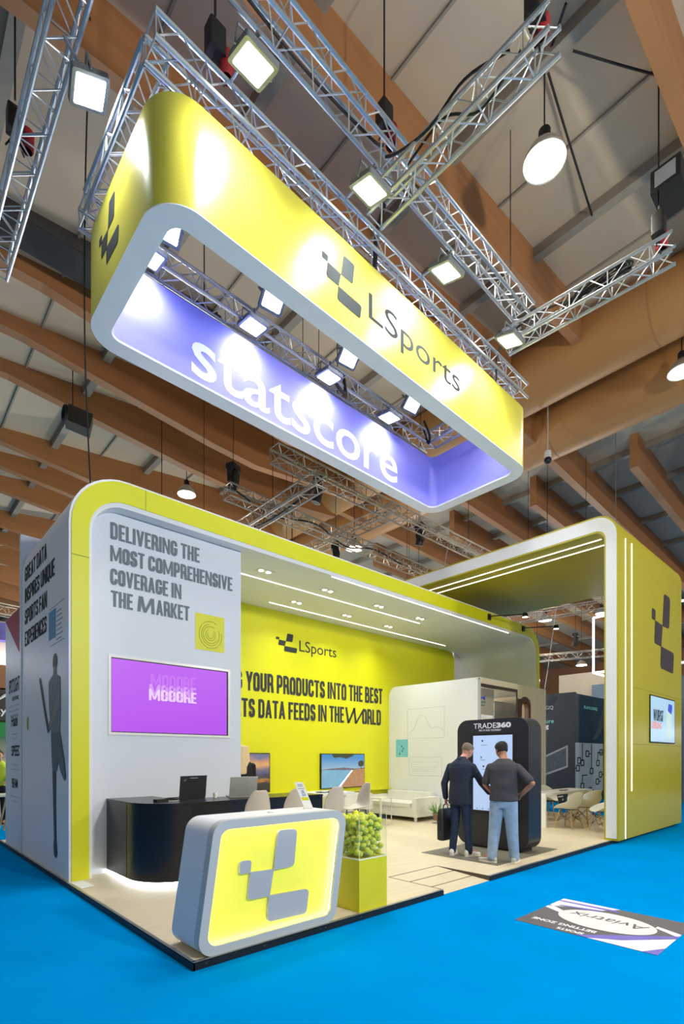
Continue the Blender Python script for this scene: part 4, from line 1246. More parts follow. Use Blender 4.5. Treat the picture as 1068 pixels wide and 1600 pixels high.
def melt(mb, name, m, parent, voxel=.012, smooth=4):
    """join the overlapping volumes of mb into one continuous skin"""
    me = bpy.data.meshes.new(name)
    bmesh.ops.recalc_face_normals(mb.bm, faces=mb.bm.faces[:])
    mb.bm.to_mesh(me); mb.bm.free()
    o = bpy.data.objects.new(name, me); COL.objects.link(o)
    r = o.modifiers.new('r', 'REMESH'); r.mode = 'VOXEL'; r.voxel_size = voxel
    s = o.modifiers.new('s', 'SMOOTH'); s.factor = .5; s.iterations = smooth
    dg = bpy.context.evaluated_depsgraph_get(); dg.update()
    me2 = bpy.data.meshes.new_from_object(o.evaluated_get(dg))
    bpy.data.objects.remove(o); bpy.data.meshes.remove(me)
    me2.name = name
    if parent is not None:
        me2.transform(Matrix.Translation(-W[parent]))
    me2.materials.clear(); me2.materials.append(m)
    me2.polygons.foreach_set('use_smooth', [True] * len(me2.polygons))
    o = bpy.data.objects.new(name, me2); COL.objects.link(o)
    if parent is not None:
        o.parent = parent; W[o] = W[parent].copy()
    return o

def hand_geo(mb, wrist, d, palm_n, thumb_side, size=.185, curl=.35):
    """palm with five separate bent fingers; d = pointing direction, palm_n = palm normal, thumb_side = direction of the thumb"""
    w = Vector(wrist); d = Vector(d).normalized()
    s = Vector(thumb_side); s = (s - d * s.dot(d)).normalized()
    n = d.cross(s)
    if n.dot(Vector(palm_n)) < 0: n = -n
    pl = size * .52
    rings = []
    for u, wd, th in ((0, .026, .019), (.35, .036, .017), (.75, .041, .014), (1.0, .038, .012)):
        c = w + d * pl * u
        rings.append([c + s * wd * math.cos(2 * math.pi * k / 12) + n * th * math.sin(2 * math.pi * k / 12) for k in range(12)])
    mb.loft(rings)
    for i, (off, L) in enumerate(((.029, .40), (.010, .45), (-.010, .42), (-.028, .33))):
        p = w + d * pl * .94 + s * off
        L *= size
        pts = [p]; dd = d.copy(); a = curl
        for seg_l in (.42, .32, .26):
            dd = (dd * math.cos(a) + n * math.sin(a)).normalized()
            pts.append(pts[-1] + dd * L * seg_l); a = curl * 1.1
        limb(mb, pts, [.0095, .009, .008, .0068], 8)
    p = w + d * pl * .28 + s * .028
    t1 = p + (d * .6 + s * .75 + n * .2).normalized() * size * .21
    t2 = t1 + (d * .9 + s * .25 + n * .35).normalized() * size * .17
    limb(mb, [p, t1, t2], [.0125, .0105, .0085], 8)

def head_geo(mb, base, H):
    """H: 3x3 head rotation, base = neck pit"""
    b = Vector(base)
    f = lambda x, y, z: b + H @ Vector((x, y, z))
    rings = []
    for z, x, ax, ay in ((.03, .0, .052, .052), (.065, .016, .060, .056), (.085, .028, .078, .062), (.11, .026, .088, .068), (.14, .018, .094, .073), (.17, .010, .098, .077), (.20, .006, .099, .079), (.225, .002, .093, .075), (.247, -.002, .074, .060), (.262, -.004, .044, .036), (.268, -.004, .012, .010)):
        rings.append([f(x + ax * math.cos(2 * math.pi * k / 20), ay * math.sin(2 * math.pi * k / 20), z) for k in range(20)])
    mb.loft(rings)
    # nose, brow, lips, ears
    rings = []
    for z, x, a in ((.165, .094, .008), (.145, .106, .012), (.125, .118, .016), (.117, .110, .014)):
        rings.append([f(x + a * .9 * math.cos(2 * math.pi * k / 10), a * math.sin(2 * math.pi * k / 10), z) for k in range(10)])
    mb.loft(rings)
    mb.ball(f(.100, 0, .098), (.008, .022, .006), 10, H.to_quaternion())
    for s in (-1, 1):
        mb.ball(f(-.002, s * .079, .150), (.020, .009, .033), 10, H.to_quaternion())
        mb.ball(f(.088, s * .030, .178), (.014, .020, .007), 10, H.to_quaternion())

def hair_geo(mb, base, H, low=.11, grow=1.045, face=.178):
    b = Vector(base)
    f = lambda x, y, z: b + H @ Vector((x, y, z))
    prof = ((.07, .0, .062, .058), (.11, .010, .082, .068), (.14, .010, .092, .073), (.17, .006, .097, .077), (.20, .003, .099, .079), (.225, .0, .094, .0755), (.247, -.002, .076, .061), (.264, -.004, .046, .037), (.2735, -.004, .010, .009))
    rows = []
    for z, x, ax, ay in prof:
        if z < low: continue
        row = []
        for k in range(25):
            a = -math.pi + 2 * math.pi * k / 24
            c = math.cos(a)
            # keep the face free: below the hairline only the back and sides
            lim = 1.0 if z >= face + .03 else (.62 if z >= face else .10)
            aa = a
            if c > lim:
                aa = math.copysign(math.acos(lim), a if abs(a) > 1e-6 else 1)
            row.append(f(x + ax * grow * math.cos(aa), ay * grow * math.sin(aa), z + .002))
        rows.append(row)
    mb.grid(rows)

def shoe_geo(heel, toe_dir, L=.28):
    up = Vector((0, 0, 1)); d = Vector(toe_dir).normalized(); s = up.cross(d)
    mb = MB(); rings = []
    for u, w, h, lift in ((0, .022, .05, 0), (.06, .036, .085, 0), (.25, .041, .095, 0), (.42, .044, .082, 0), (.62, .050, .056, 0), (.80, .049, .045, 0), (.93, .038, .037, .002), (1, .018, .025, .004)):
        c = Vector(heel) + d * L * u
        ring = []
        for k in range(16):
            a = 2 * math.pi * k / 16
            y = w * math.cos(a); zz = math.sin(a)
            z = h * (0.5 + .5 * zz) if zz > -.6 else 0.0
            ring.append(c + s * y + up * (z + .016 + lift))
        rings.append(ring)
    mb.loft(rings)
    sole = MB(); pts = []
    for u, w in ((0, .02), (.05, .034), (.25, .042), (.42, .044), (.62, .053), (.80, .052), (.93, .041), (1.0, .02)):
        pts.append((u, w))
    ol = [Vector(heel) + d * L * u + s * w for u, w in pts] + [Vector(heel) + d * L * u - s * w for u, w in reversed(pts)]
    sole.prism(ol, (0, 0, .024))
    return mb, sole

def man(name, label, loc, head_rot, S):
    """standing figure in its own frame: faces +x, left is +y"""
    t = thing('person', label, 'person', loc)
    Rz = Matrix.Rotation(S['yaw'], 3, 'Z'); L = Vector(loc)
    f = lambda p: L + Rz @ Vector(p)
    k = S.get('scale', 1.0)
    body = MB()
    lean = S.get('lean', .0)
    tz = lambda z: (lean * max(0, z - .95), 0, z)
    tw = S.get('belly', 1.0)
    torso = ((.86, .112, .150, 0), (.94, .120, .160, 0), (1.02, .114, .154, 0), (1.12, .112 * tw, .152, .004), (1.24, .118, .166, .006), (1.36, .118, .182, 0), (1.43, .098, .170, -.006), (1.475, .072, .110, -.008), (1.51, .054, .062, -.002))
    body.loft([[f(Vector(tz(z)) + Vector((o + ax * math.cos(2 * math.pi * i / 20), ay * math.sin(2 * math.pi * i / 20), 0))) for i in range(20)] for z, ax, ay, o in torso])
    nb = Vector(tz(1.49)); hb = Vector(tz(1.50)) + Vector(S.get('head_off', (.03, 0, 0)))
    limb(body, [f(nb), f(hb + head_rot @ Vector((0, 0, .06)))], [.058, .054])
    HR = Rz @ head_rot
    head_geo(body, f(hb), HR)
    for sd in ('l', 'r'):
        A = S['arm_' + sd]; G = S['leg_' + sd]
        limb(body, [f(p) for p in A[:3]], [.050, .041, .029])
        hand_geo(body, f(A[2]), Rz @ Vector(A[3]), Rz @ Vector(A[4]), Rz @ Vector(A[5]), curl=A[6])
        limb(body, [f(p) for p in G[:3]], [.078, .055, .040])
        limb(body, [f(G[2]), f(Vector(G[2]) + Vector(G[3]).normalized() * .12 + Vector((0, 0, -.05)))], [.040, .03])
    melt(body, 'body', S['skin'], t, .009, 3)
    # hair
    mb = MB(); hair_geo(mb, f(hb), HR, S.get('hair_low', .10), 1.05, S.get('hairline', .18))
    mb.build('hair', S['hair'], t, smooth=True, angle=80, fix=False, thick=S.get('hair_thick', .012), sub=1)
    # trousers
    tr = MB()
    wr = S.get('leg_w', (.098, .074, .060))
    for sd in ('l', 'r'):
        G = S['leg_' + sd]
        an = Vector(G[2]) + Vector((0, 0, -.03))
        limb(tr, [f(G[0]), f(G[1]), f(an)], list(wr))
        for (u, dx) in S.get('folds', ()):
            q = Vector(G[1]).lerp(an, u); tr.ball(f(q + Vector((dx, 0, 0))), wr[2] * 1.08, 12)
    tr.loft([[f(Vector(tz(z)) + Vector((ax * math.cos(2 * math.pi * i / 20), ay * math.sin(2 * math.pi * i / 20), 0))) for i in range(20)] for z, ax, ay in ((.80, .105, .150), (.88, .128, .172), (.96, .130, .174), (1.03, .122, .164))])
    melt(tr, 'trousers', S['trousers'], t, .011, 5)
    # top
    tp_ = MB()
    g = S['fit']
    hem = S['hem']
    rows = []
    for z, ax, ay, o in ((hem, .130, .178, 0), (hem + .03, .130, .178, 0), (.98, .130, .176, 0), (1.06, .126, .170, 0), (1.14, .124 * tw, .168, .003), (1.25, .130, .180, .005), (1.36, .130, .196, 0), (1.43, .112, .172, -.006), (1.475, .084, .118, -.01), (1.515, .064, .074, -.006)):
        if z < hem - .001: continue
        rows.append([f(Vector(tz(z)) + Vector((o + ax * g * math.cos(2 * math.pi * i / 24), ay * g * math.sin(2 * math.pi * i / 24), 0))) for i in range(24)])
    tp_.loft(rows)
    for sd in ('l', 'r'):
        A = S['arm_' + sd]
        if S['long']:
            e = Vector(A[1]).lerp(Vector(A[2]), .93)
            limb(tp_, [f(A[0]), f(A[1]), f(e)], [.060, .056, .046])
        else:
            e = Vector(A[0]).lerp(Vector(A[1]), .80)
            limb(tp_, [f(A[0]), f(e)], [.062, .066])
    melt(tp_, S['top_name'], S['top'], t, .010, 4)
    if S.get('collar'):
        mb = MB(); rings = []
        for z, r_, o in ((1.475, .080, -.012), (1.50, .070, -.008), (1.535, .064, -.004)):
            rings.append([f(Vector(tz(z)) + Vector((o + r_ * math.cos(-math.pi + 2 * math.pi * i / 16), r_ * 1.05 * math.sin(-math.pi + 2 * math.pi * i / 16), .012 * (1 - math.cos(-math.pi + 2 * math.pi * i / 16)) * .5))) for i in range(17)])
        mb.grid(rings); mb.build('collar', S['top'], t, smooth=True, thick=.006)
    for sd in ('l', 'r'):
        G = S['leg_' + sd]
        d = Rz @ Vector(G[3]); heel = f((G[2][0], G[2][1], 0)) - d.normalized() * .075
        a, b = shoe_geo(heel, d, S.get('shoe_len', .28))
        sh_ = a.build('shoe', S['shoe'], t, smooth=True, angle=60)
        b.build('sole', M['sole'], sh_)
    return t, f, Rz

M['sole'] = mat('pale rubber sole', (228, 222, 206), .7)
I3 = Matrix.Identity(3)
def rot(yaw=0, pitch=0, roll=0):
    return Matrix.Rotation(yaw, 3, 'Z') @ Matrix.Rotation(pitch, 3, 'Y') @ Matrix.Rotation(roll, 3, 'X')

# man in the navy suit, left hand holding the briefcase, right arm reaching to the screen
S1 = dict(yaw=math.radians(6), skin=M['skin'], hair=M['hair_grey'], hair_thick=.006, hair_low=.12, hairline=.19, trousers=M['navy2'], top=M['navy'], top_name='jacket', fit=1.10, hem=.80, long=True, collar=True, lean=.07, shoe=M['shoe'],
          leg_w=(.092, .068, .056), head_off=(.035, -.01, 0),
          arm_l=[(.02, .188, 1.385), (-.03, .270, 1.12), (.0, .262, .885), (.1, .0, -1), (0, -1, 0), (1, 0, 0), .9],
          arm_r=[(.03, -.188, 1.385), (.13, -.290, 1.14), (.34, -.32, .975), (1, -.05, -.35), (0, .3, -1), (0, 1, .2), .35],
          leg_l=[(.0, .088, .88), (.02, .105, .49), (-.03, .125, .10), (1, .25, 0)],
          leg_r=[(.0, -.088, .88), (.035, -.10, .49), (.03, -.13, .10), (1, -.55, 0)])
p1, f1, R1 = man('person', 'man in a navy suit with white sneakers and briefcase, back turned at the kiosk', (4.99, 1.04, P + .0045), rot(math.radians(-14), math.radians(24), math.radians(6)), S1)
bc = thing('briefcase', 'black leather briefcase held by the man in the navy suit', 'briefcase', f1((.02, .265, .36)))
hc = f1((.005, .268, .795))
mb = MB()
ux = R1 @ Vector((1, 0, 0)); uy = R1 @ Vector((0, 1, 0))
c0 = Vector(hc) + Vector((0, 0, -.245))
rings = []
for zz, wx, wy in ((-.33, .15, .045), (-.31, .18, .058), (.02, .19, .055), (.14, .175, .045), (.17, .15, .03)):
    rings.append([c0 + ux * a + uy * b + Vector((0, 0, zz)) for a, b in rrect(-wx, wx, -wy, wy, min(wx, wy) * .6, 4)])
mb.loft(rings); mb.build('case', M['bag'], bc, smooth=True)
mb = MB(); mb.tube([c0 + ux * -.07 + Vector((0, 0, .165)), c0 + ux * -.06 + Vector((0, 0, .225)), c0 + ux * 0 + Vector((0, 0, .245)), c0 + ux * .06 + Vector((0, 0, .225)), c0 + ux * .07 + Vector((0, 0, .165))], .009, 8); mb.build('handle', M['bag'], bc, smooth=True)

# man in charcoal t-shirt and pale jeans, hands on hips
S2 = dict(yaw=math.radians(22), skin=M['skin2'], hair=M['hair_dark'], hair_thick=.016, hair_low=.09, hairline=.185, trousers=M['jeans'], top=M['tee'], top_name='t_shirt', fit=1.14, hem=.90, long=False, lean=.06, belly=1.12, shoe=M['shoe2'], collar=False,
          leg_w=(.108, .088, .070), folds=((.55, .008), (.92, .006)), head_off=(.04, .01, 0),
          arm_l=[(.02, .19, 1.385), (.05, .27, 1.13), (.17, .17, .985), (.75, -.45, -.2), (-.3, -1, 0), (0, .1, -1), .5],
          arm_r=[(.01, -.19, 1.385), (-.09, -.40, 1.165), (.05, -.235, .99), (.8, .5, -.25), (-.2, 1, 0), (0, 0, -1), .5],
          leg_l=[(.0, .09, .88), (.03, .13, .48), (-.02, .165, .11), (.30, 1, 0)],
          leg_r=[(.0, -.09, .88), (.04, -.11, .49), (.08, -.14, .11), (1, -.1, 0)])
p2_, f2, R2 = man('person', 'man in a charcoal t-shirt and pale jeans, hands on hips, back turned at the kiosk', (4.97, .29, P + .0045), rot(math.radians(38), math.radians(20), 0), S2)

# woman behind the cabin edge, mostly hidden: blond hair and black top
S3 = dict(yaw=math.radians(75), skin=M['skin'], hair=M['hair_blond'], hair_thick=.014, hair_low=.07, hairline=.20, trousers=M['cloth_black'], top=M['cloth_black'], top_name='black_top', fit=1.0, hem=.92, long=True, lean=.12, shoe=M['bag'], head_off=(.04, 0, 0), shoe_len=.24,
          leg_w=(.088, .062, .048),
          arm_l=[(.02, .175, 1.38), (.08, .21, 1.12), (.26, .15, 1.03), (1, -.2, -.1), (0, 0, -1), (0, -1, 0), .4],
          arm_r=[(.02, -.175, 1.38), (.08, -.21, 1.12), (.26, -.15, 1.03), (1, .2, -.1), (0, 0, -1), (0, 1, 0), .4],
          leg_l=[(0, .08, .88), (.02, .085, .48), (-.01, .09, .10), (1, .1, 0)],
          leg_r=[(0, -.08, .88), (.02, -.085, .48), (-.01, -.09, .10), (1, -.1, 0)])
p3, f3, R3 = man('person', 'blond person in black leaning out behind the white cabin edge at the desk', (3.00, 4.15, P), rot(math.radians(-10), math.radians(30), math.radians(0)), S3)
mb = MB(); rows = []
for i in range(9):
    u = i / 8
    row = []
    for k_ in range(13):
        a = math.radians(70 + 220 * k_ / 12)
        r_ = .105 + .03 * math.sin(u * 3)
        row.append(f3((.075 + r_ * math.cos(a) + .10 * u * (1 - u) - .06 * u, r_ * 1.0 * math.sin(a) + .03 * u, 1.74 - .50 * u)))
    rows.append(row)
mb.grid(rows); mb.build('long_hair', M['hair_blond'], p3, smooth=True, angle=80, fix=False, thick=.03, sub=1)

# ================================================================ hanging banner ring
BZ0, BZ1 = 7.0, 8.1
bx0, bx1, by0, by1 = .22, 7.46, 1.13, 3.53
bn = thing('banner_ring', 'hanging rectangular ring banner, yellow outside and violet inside, with dark logo wordmark', 'banner', ((bx0 + bx1) / 2, (by0 + by1) / 2, BZ0))
TH = .24
oo = rrect(bx0, bx1, by0, by1, .42, 12); ii = rrect(bx0 + TH, bx1 - TH, by0 + TH, by1 - TH, .16, 12)
def shell(r0, d, z0, z1, name, m):
    mb = MB()
    a, b = r0, d
    mb.ribbon([(x, y, z0) for x, y in a], [(x, y, z0) for x, y in b], (0, 0, z1 - z0))
    return mb.build(name, m, bn, smooth=True)
oi = rrect(bx0 + .01, bx1 - .01, by0 + .01, by1 - .01, .41, 12)
shell(oo, oi, BZ0 + .012, BZ1, 'outer_skin', M['banner_yellow'])
io = rrect(bx0 + TH - .01, bx1 - TH + .01, by0 + TH - .01, by1 - TH + .01, .17, 12)
shell(io, ii, BZ0 + .012, BZ1, 'inner_skin', M['banner_purple'])
shell(oo, ii, BZ0, BZ0 + .0115, 'bottom_rim', M['rim'])
shell(oi, io, BZ1 - .02, BZ1 - .004, 'top_web', M['rim'])
# thin bright edge along the inner lower border
ie = rrect(bx0 + TH + .003, bx1 - TH - .003, by0 + TH + .003, by1 - TH - .003, .157, 12)
shell(ii, ie, BZ0 + .002, BZ0 + .03, 'white_piping', M['white2'])
bf = front(by0)
mb = MB(); logo(mb, bf, 2.22, 2.90, 7.27, 7.90, .004, .003); mb.build('logo', M['ink'], bn)
letters(bf, [('LSports', 3.03, 5.10, 7.27, 7.72)], 'wordmark', M['ink'], bn, bold=.0, d=.003)
bl_ = side(bx0)
mb = MB(); logo(mb, bl_, -2.85, -2.20, 7.27, 7.92, .004, .003); mb.build('logo', M['ink'], bn)
bi = front(by1 - TH)
letters(bi, [('statscore', 1.61, 6.08, 7.11, 7.73)], 'inner_wordmark', M['ink_glow'], bn, bold=.012, d=.003)

# ================================================================ trusses
def truss(a, b, size, label, m='truss', mb_='brace', group=None, up=(0, 0, 1), rc=.025, rb=.009, bays=None, seg=8, ends=True):
    a = Vector(a); b = Vector(b)
    d = (b - a); L = d.length; d.normalize()
    u = Vector(up); u = (u - d * u.dot(d)).normalized(); s = d.cross(u)
    t = thing('lighting_truss', label, 'truss', tuple((a + b) / 2), group)
    h = size / 2
    cor = [(-h, -h), (h, -h), (h, h), (-h, h)]
    n = bays or max(2, round(L / (size * 1.05)))
    for (i, j) in cor:
        mb = MB(); mb.tube([a + s * i + u * j, b + s * i + u * j], rc, seg); mb.build('chord', M[m], t, smooth=True)
    mb = MB()
    for f in range(4):
        (i0, j0), (i1, j1) = cor[f], cor[(f + 1) % 4]
        for k in range(n):
            u0, u1 = (k + .04) / n, (k + .96) / n
            p0 = a + d * L * (u0 if k % 2 == 0 else u1); p1 = a + d * L * (u1 if k % 2 == 0 else u0)
            mb.tube([p0 + s * i0 + u * j0, p1 + s * i1 + u * j1], rb, 5, caps=False)
        for k in range(0, n + 1, 2 if n > 3 else 1):
            p = a + d * min(max(L * k / n, rb), L - rb)
            mb.tube([p + s * i0 + u * j0, p + s * i1 + u * j1], rb, 5, caps=False)
    mb.build('lacing', M[mb_], t, smooth=True)
    return t
TS = .245
h = TS / 2
FZ = 8.25 + h
fx0, fx1, fy0, fy1 = .14 + h, 7.16 - h, 1.05 + h, 3.40 - h
G = 'trusses of the banner frame'
truss((fx0 - h, fy0, FZ), (fx1 + h, fy0, FZ), TS, 'long front truss of the frame right above the yellow banner face', group=G)
truss((fx0 - h, fy1, FZ), (fx1 + h, fy1, FZ), TS, 'long rear truss of the frame seen through the banner ring', group=G)
truss((fx0, fy0 + h + .03, FZ), (fx0, fy1 - h - .03, FZ), TS, 'short truss of the banner frame at its left end', group=G)
truss((fx1, fy0 + h + .03, FZ), (fx1, fy1 - h - .03, FZ), TS, 'short truss of the banner frame at its far right end', group=G)
# short chains from frame to banner
for (x, y) in ((.7, 1.25), (2.2, 1.25), (4.0, 1.25), (5.8, 1.25), (7.0, 1.25), (1.2, 3.34), (3, 3.34), (5, 3.34), (6.8, 3.34), (7.2, 2.3), (.42, 2.3)):
    mb = MB(); zz = BZ1 - .01
    mb.tube([(x, y, zz), (x + .02, y - .02, zz + .08), (x - .01, y, FZ - h)], .006, 5)
    tag(mb.build('hanger_wire', M['silver'], smooth=True), 'short steel hanger between the banner ring and its truss frame', 'hanger', 'banner hangers')
T2z = 9.0 + h
truss((-3.0, .70, T2z), (6.45, .70, T2z), .26, 'long high truss running above the front of the banner frame', group='high trusses')
truss((2.98, .98, 8.62), (3.05, -1.35, 8.62), .26, 'short cross truss reaching from the banner frame to the top of the picture', group='high trusses')
truss((6.28, 1.0, 8.75), (6.5, -1.46, 8.75), .26, 'cross truss with cable coils reaching towards the hoist at the picture edge', group='high trusses')
truss((-.33, -1.6, 9.1), (-.36, 5.75, 9.1), .27, 'truss at the left edge of the picture beside the bright flood lamp', group='high trusses')
# rear trusses behind the stand
GR = 'rear trusses'
truss((3.9, 4.50, 7.42), (12.2, 4.55, 7.42), .28, 'rear truss with dark moving heads close behind the banner ring', 'truss_far', 'truss_far', GR, rc=.02)
truss((3.95, 6.35, 7.42), (12.6, 6.6, 7.42), .28, 'rear truss hung with cables just above the yellow stand arch', 'truss_far', 'truss_far', GR, rc=.02)
truss((4.85, 4.2, 7.15), (4.9, 9.5, 7.15), .28, 'cross truss under the two rear trusses at their left end', 'truss_far', 'truss_far', GR, rc=.02)
truss((7.9, 4.9, 7.8), (7.9, 9.8, 7.8), .28, 'cross truss behind the rear trusses towards the tower', 'truss_far', 'truss_far', GR, rc=.02)
truss((5.6, 8.6, 7.3), (14.5, 8.9, 7.3), .28, 'farthest rear truss low above the arch top edge', 'truss_far', 'truss_far', GR, rc=.02)
truss((15.5, 12.0, 6.9), (17, 3.2, 6.9), .3, 'distant truss seen through the tower opening', 'truss_far', 'truss_far', GR, rc=.02)
truss((19, 16, 6.3), (23, 4, 6.3), .3, 'lower distant truss seen through the tower opening', 'truss_far', 'truss_far', GR, rc=.02)
truss((-3.2, 13.5, 5.9), (1.5, 14.2, 5.9), .3, 'distant truss left of the white end post', 'truss_far', 'truss_far', GR, rc=.02)
truss((-4, 15.5, 5.4), (1.2, 16.5, 5.4), .3, 'lower distant truss left of the white end post', 'truss_far', 'truss_far', GR, rc=.02)

for (x, y, zt, lab) in ((4.6, 4.5, 7.57, 'steel cable holding the rear truss behind the banner ring, left end'), (10.5, 4.53, 7.57, 'steel cable holding the rear truss behind the banner ring, right end'), (5.2, 6.4, 7.57, 'steel cable holding the cable hung rear truss, left end'), (10.8, 6.53, 7.57, 'steel cable holding the cable hung rear truss, right end'), (4.9, 9.2, 7.3, 'steel cable holding the left cross truss of the rear trusses'), (7.9, 9.5, 7.95, 'steel cable holding the cross truss behind the rear trusses'), (7.5, 8.66, 7.45, 'steel cable at the left end of the farthest rear truss'), (13, 8.85, 7.45, 'steel cable at the right end of the farthest rear truss'), (15.7, 11, 7.06, 'steel cable of the distant truss in the tower opening, far end'), (16.9, 3.9, 7.06, 'steel cable of the distant truss in the tower opening, near end'), (19.5, 14.5, 6.46, 'steel cable of the lower distant truss, far end'), (22.8, 4.6, 6.46, 'steel cable of the lower distant truss, near end'), (-2.8, 13.6, 6.06, 'steel cable of the distant truss left of the end post'), (1, 14.1, 6.06, 'second steel cable of the distant truss left of the end post'), (-3.4, 15.6, 5.56, 'steel cable of the lower distant truss at left'), (.8, 16.4, 5.56, 'second steel cable of the lower distant truss at left'), (-2.5, .7, 9.25, 'steel cable of the long high truss, left end'), (5.9, .7, 9.25, 'steel cable of the long high truss, right end')):
    mb = MB(); mb.tube([(x, y, zt - .04), (x, y, roof_z(x) - .05)], .008, 5)
    tag(mb.build('suspension_cable', M['cable']), lab, 'cable', 'steel cables holding the trusses')

# ================================================================ flood lamps
def make_flood():
    t = thing('flood_lamp', 'x', 'flood lamp', (0, 0, 0))
    mb = MB(); mb.prism([(x, y, 0) for x, y in rrect(-.185, .185, -.185, .185, .03, 4)], (0, 0, .055)); mb.build('housing', M['flood'], t, smooth=True)
    mb = MB(); mb.prism([(x, y, -.004) for x, y in rrect(-.145, .145, -.145, .145, .015, 3)], (0, 0, .0035)); mb.build('lens', M['lens'], t)
    mb = MB()
    for k in range(7):
        mb.box(-.14, .14, -.13 + k * .042, -.122 + k * .042, .055, .085)
    mb.build('cooling_fins', M['flood'], t)
    mb = MB(); mb.tube([(-.20, 0, .02), (-.20, 0, .17), (.20, 0, .17), (.20, 0, .02)], .012, 6); mb.tube([(0, 0, .17), (0, 0, .26)], .016, 6); mb.build('bracket', M['flood'], t, smooth=True)
    return t
fl0 = make_flood()
first = [True]
def flood(loc, aim, label, group, energy, spot=100):
    q = (Vector(aim) - Vector(loc)).to_track_quat('-Z', 'Y').to_euler()
    o = fl0 if first[0] else dup(fl0, (0, 0, 0))
    first[0] = False
    o.location = loc; o.rotation_euler = q; o['label'] = label; o['group'] = group
    d = (Vector(aim) - Vector(loc)).normalized()
    lamp('flood_light', 'SPOT', tuple(Vector(loc) + d * .03), energy, aim, .14, (.95, .98, 1.0), spot, 1.0)
EF = 210
for i, (x, lab) in enumerate(((.92, 'flood lamp above the near banner corner, largest of the front row'), (2.53, 'flood lamp at the foot of the short cross truss'), (4.03, 'third flood lamp along the banner front, below the high truss'), (5.73, 'flood lamp at the end of the truss with cable coils'))):
    flood((x, .62, 8.25), (x, .93, 7.25), lab, 'flood lamps washing the yellow banner face', EF, 150)
    # outrigger pipe from the front truss
    mb = MB(); mb.tube([(x, .50, 8.44), (x, 1.06, 8.50)], .018, 8)
    tag(mb.build('outrigger_pipe', M['truss'], smooth=True), ['outrigger pipe behind the largest front flood lamp', 'outrigger pipe at the foot of the short cross truss', 'outrigger pipe of the third front flood lamp', 'outrigger pipe beside the truss with cable coils'][i], 'pipe', 'outrigger pipes of the front flood lamps')
flood((-.08, 2.2, 8.62), (.20, 2.15, 7.7), 'flood lamp on the left truss, facing the short yellow banner end', 'flood lamps washing the yellow banner face', EF, 140)
mb = MB(); mb.tube([(-.33, 2.2, 8.98), (-.18, 2.2, 8.82)], .018, 8); tag(mb.build('outrigger_pipe', M['truss'], smooth=True), 'pipe carrying the flood lamp at the left banner end', 'pipe')
nl = ['inner flood lamp under the near banner corner', 'second inner flood lamp along the rear truss near side', 'third inner flood lamp along the rear truss near side', 'inner flood lamp near the far truss corner, near side']
fl_ = ['inner flood lamp at the violet wall beside the left banner end', 'inner flood lamp over the first letters on the violet wall', 'inner flood lamp over the middle letters on the violet wall', 'inner flood lamp over the last letters on the violet wall']
for i, (x, y, z) in enumerate(((1.0, 2.72, 8.35), (2.60, 2.68, 8.38), (4.17, 2.70, 8.38), (5.86, 2.71, 8.38))):
    mb = MB(); mb.tube([(x, y - .02, z + .22), (x, 3.16, z + .12)], .016, 8); tag(mb.build('outrigger_pipe', M['truss'], smooth=True), 'pipe behind the ' + nl[i], 'pipe', 'outrigger pipes inside the banner ring')
    flood((x, y - .02, z), (x - .1, y - .75, z - .95), nl[i], 'flood lamps inside the banner ring, near side', 150, 150)
for i, (x, y, z) in enumerate(((.90, 3.12, 8.14), (2.50, 3.12, 8.14), (4.03, 3.12, 8.14), (5.58, 3.12, 8.14))):
    flood((x, y - .06, z), (x, y + .08, z - .9), fl_[i], 'flood lamps inside the banner ring, violet wall side', 100, 165)

# ================================================================ pendant lamps
def make_pendant():
    t = thing('pendant_lamp', 'x', 'pendant lamp', (0, 0, 0))
    mb = MB(); mb.lathe([(.30, 0), (.285, .06), (.23, .16), (.15, .25), (.10, .30), (.0, .31)], (0, 0, 0), 28); mb.build('reflector', M['pendant_shell'], t, smooth=True, thick=.006)
    mb = MB(); mb.lathe([(.0, .012), (.275, .012), (.275, .02), (0, .02)], (0, 0, 0), 28); mb.build('glow_disc', M['bulb'], t)
    mb = MB(); mb.lathe([(0, .30), (.085, .30), (.085, .46), (.05, .50), (0, .50)], (0, 0, 0), 16); mb.build('gear_box', M['dark'], t, smooth=True)
    mb = MB(); mb.tube([(0, 0, .04), (0, 0, 1.0)], .012, 6); mb.build('rod', M['dark'], t)
    return t
EP = 1150
pd0 = make_pendant()
pend = [((5.45, -.09, 10.28), 'large round pendant lamp hanging between the roof purlins near the top of the picture'), ((12.45, -.1, 10.78), 'round pendant lamp below the second ochre duct at the picture edge'),
        ((5.95, 12.4, 10.3), 'small pendant lamp above the rounded left corner of the arch'), ((10.2, 8.8, 8.6), 'pendant lamp glowing among the rear trusses above the arch'),
        ((17.5, 5.6, 8.6), 'pendant lamp seen in the tower opening under the moving heads'), ((21.5, 7.6, 8.0), 'pendant lamp low in the tower opening'), ((24.5, 6.2, 8.6), 'pendant lamp by the white led frame in the tower opening'),
        ((-4.5, -3.5, 6.4), .04), ((2.5, -7.5, 6.0), 1.5), ((8.5, -8.5, 6.2), 1), ((20, -12, 6.5), .5), ((30, -10, 6.5), 1.4), ((-5.5, 8, 5.6), .10), ((4.5, 11, 4.9), .55), ((10, 12, 6.0), .7), ((20, 14, 6.0), 1.4), ((29, 9, 7), 1.3), ((8, 24, 6.0), 1.5)]  # unlabelled entries: added unseen lamps that brighten roof, banner rim and stand
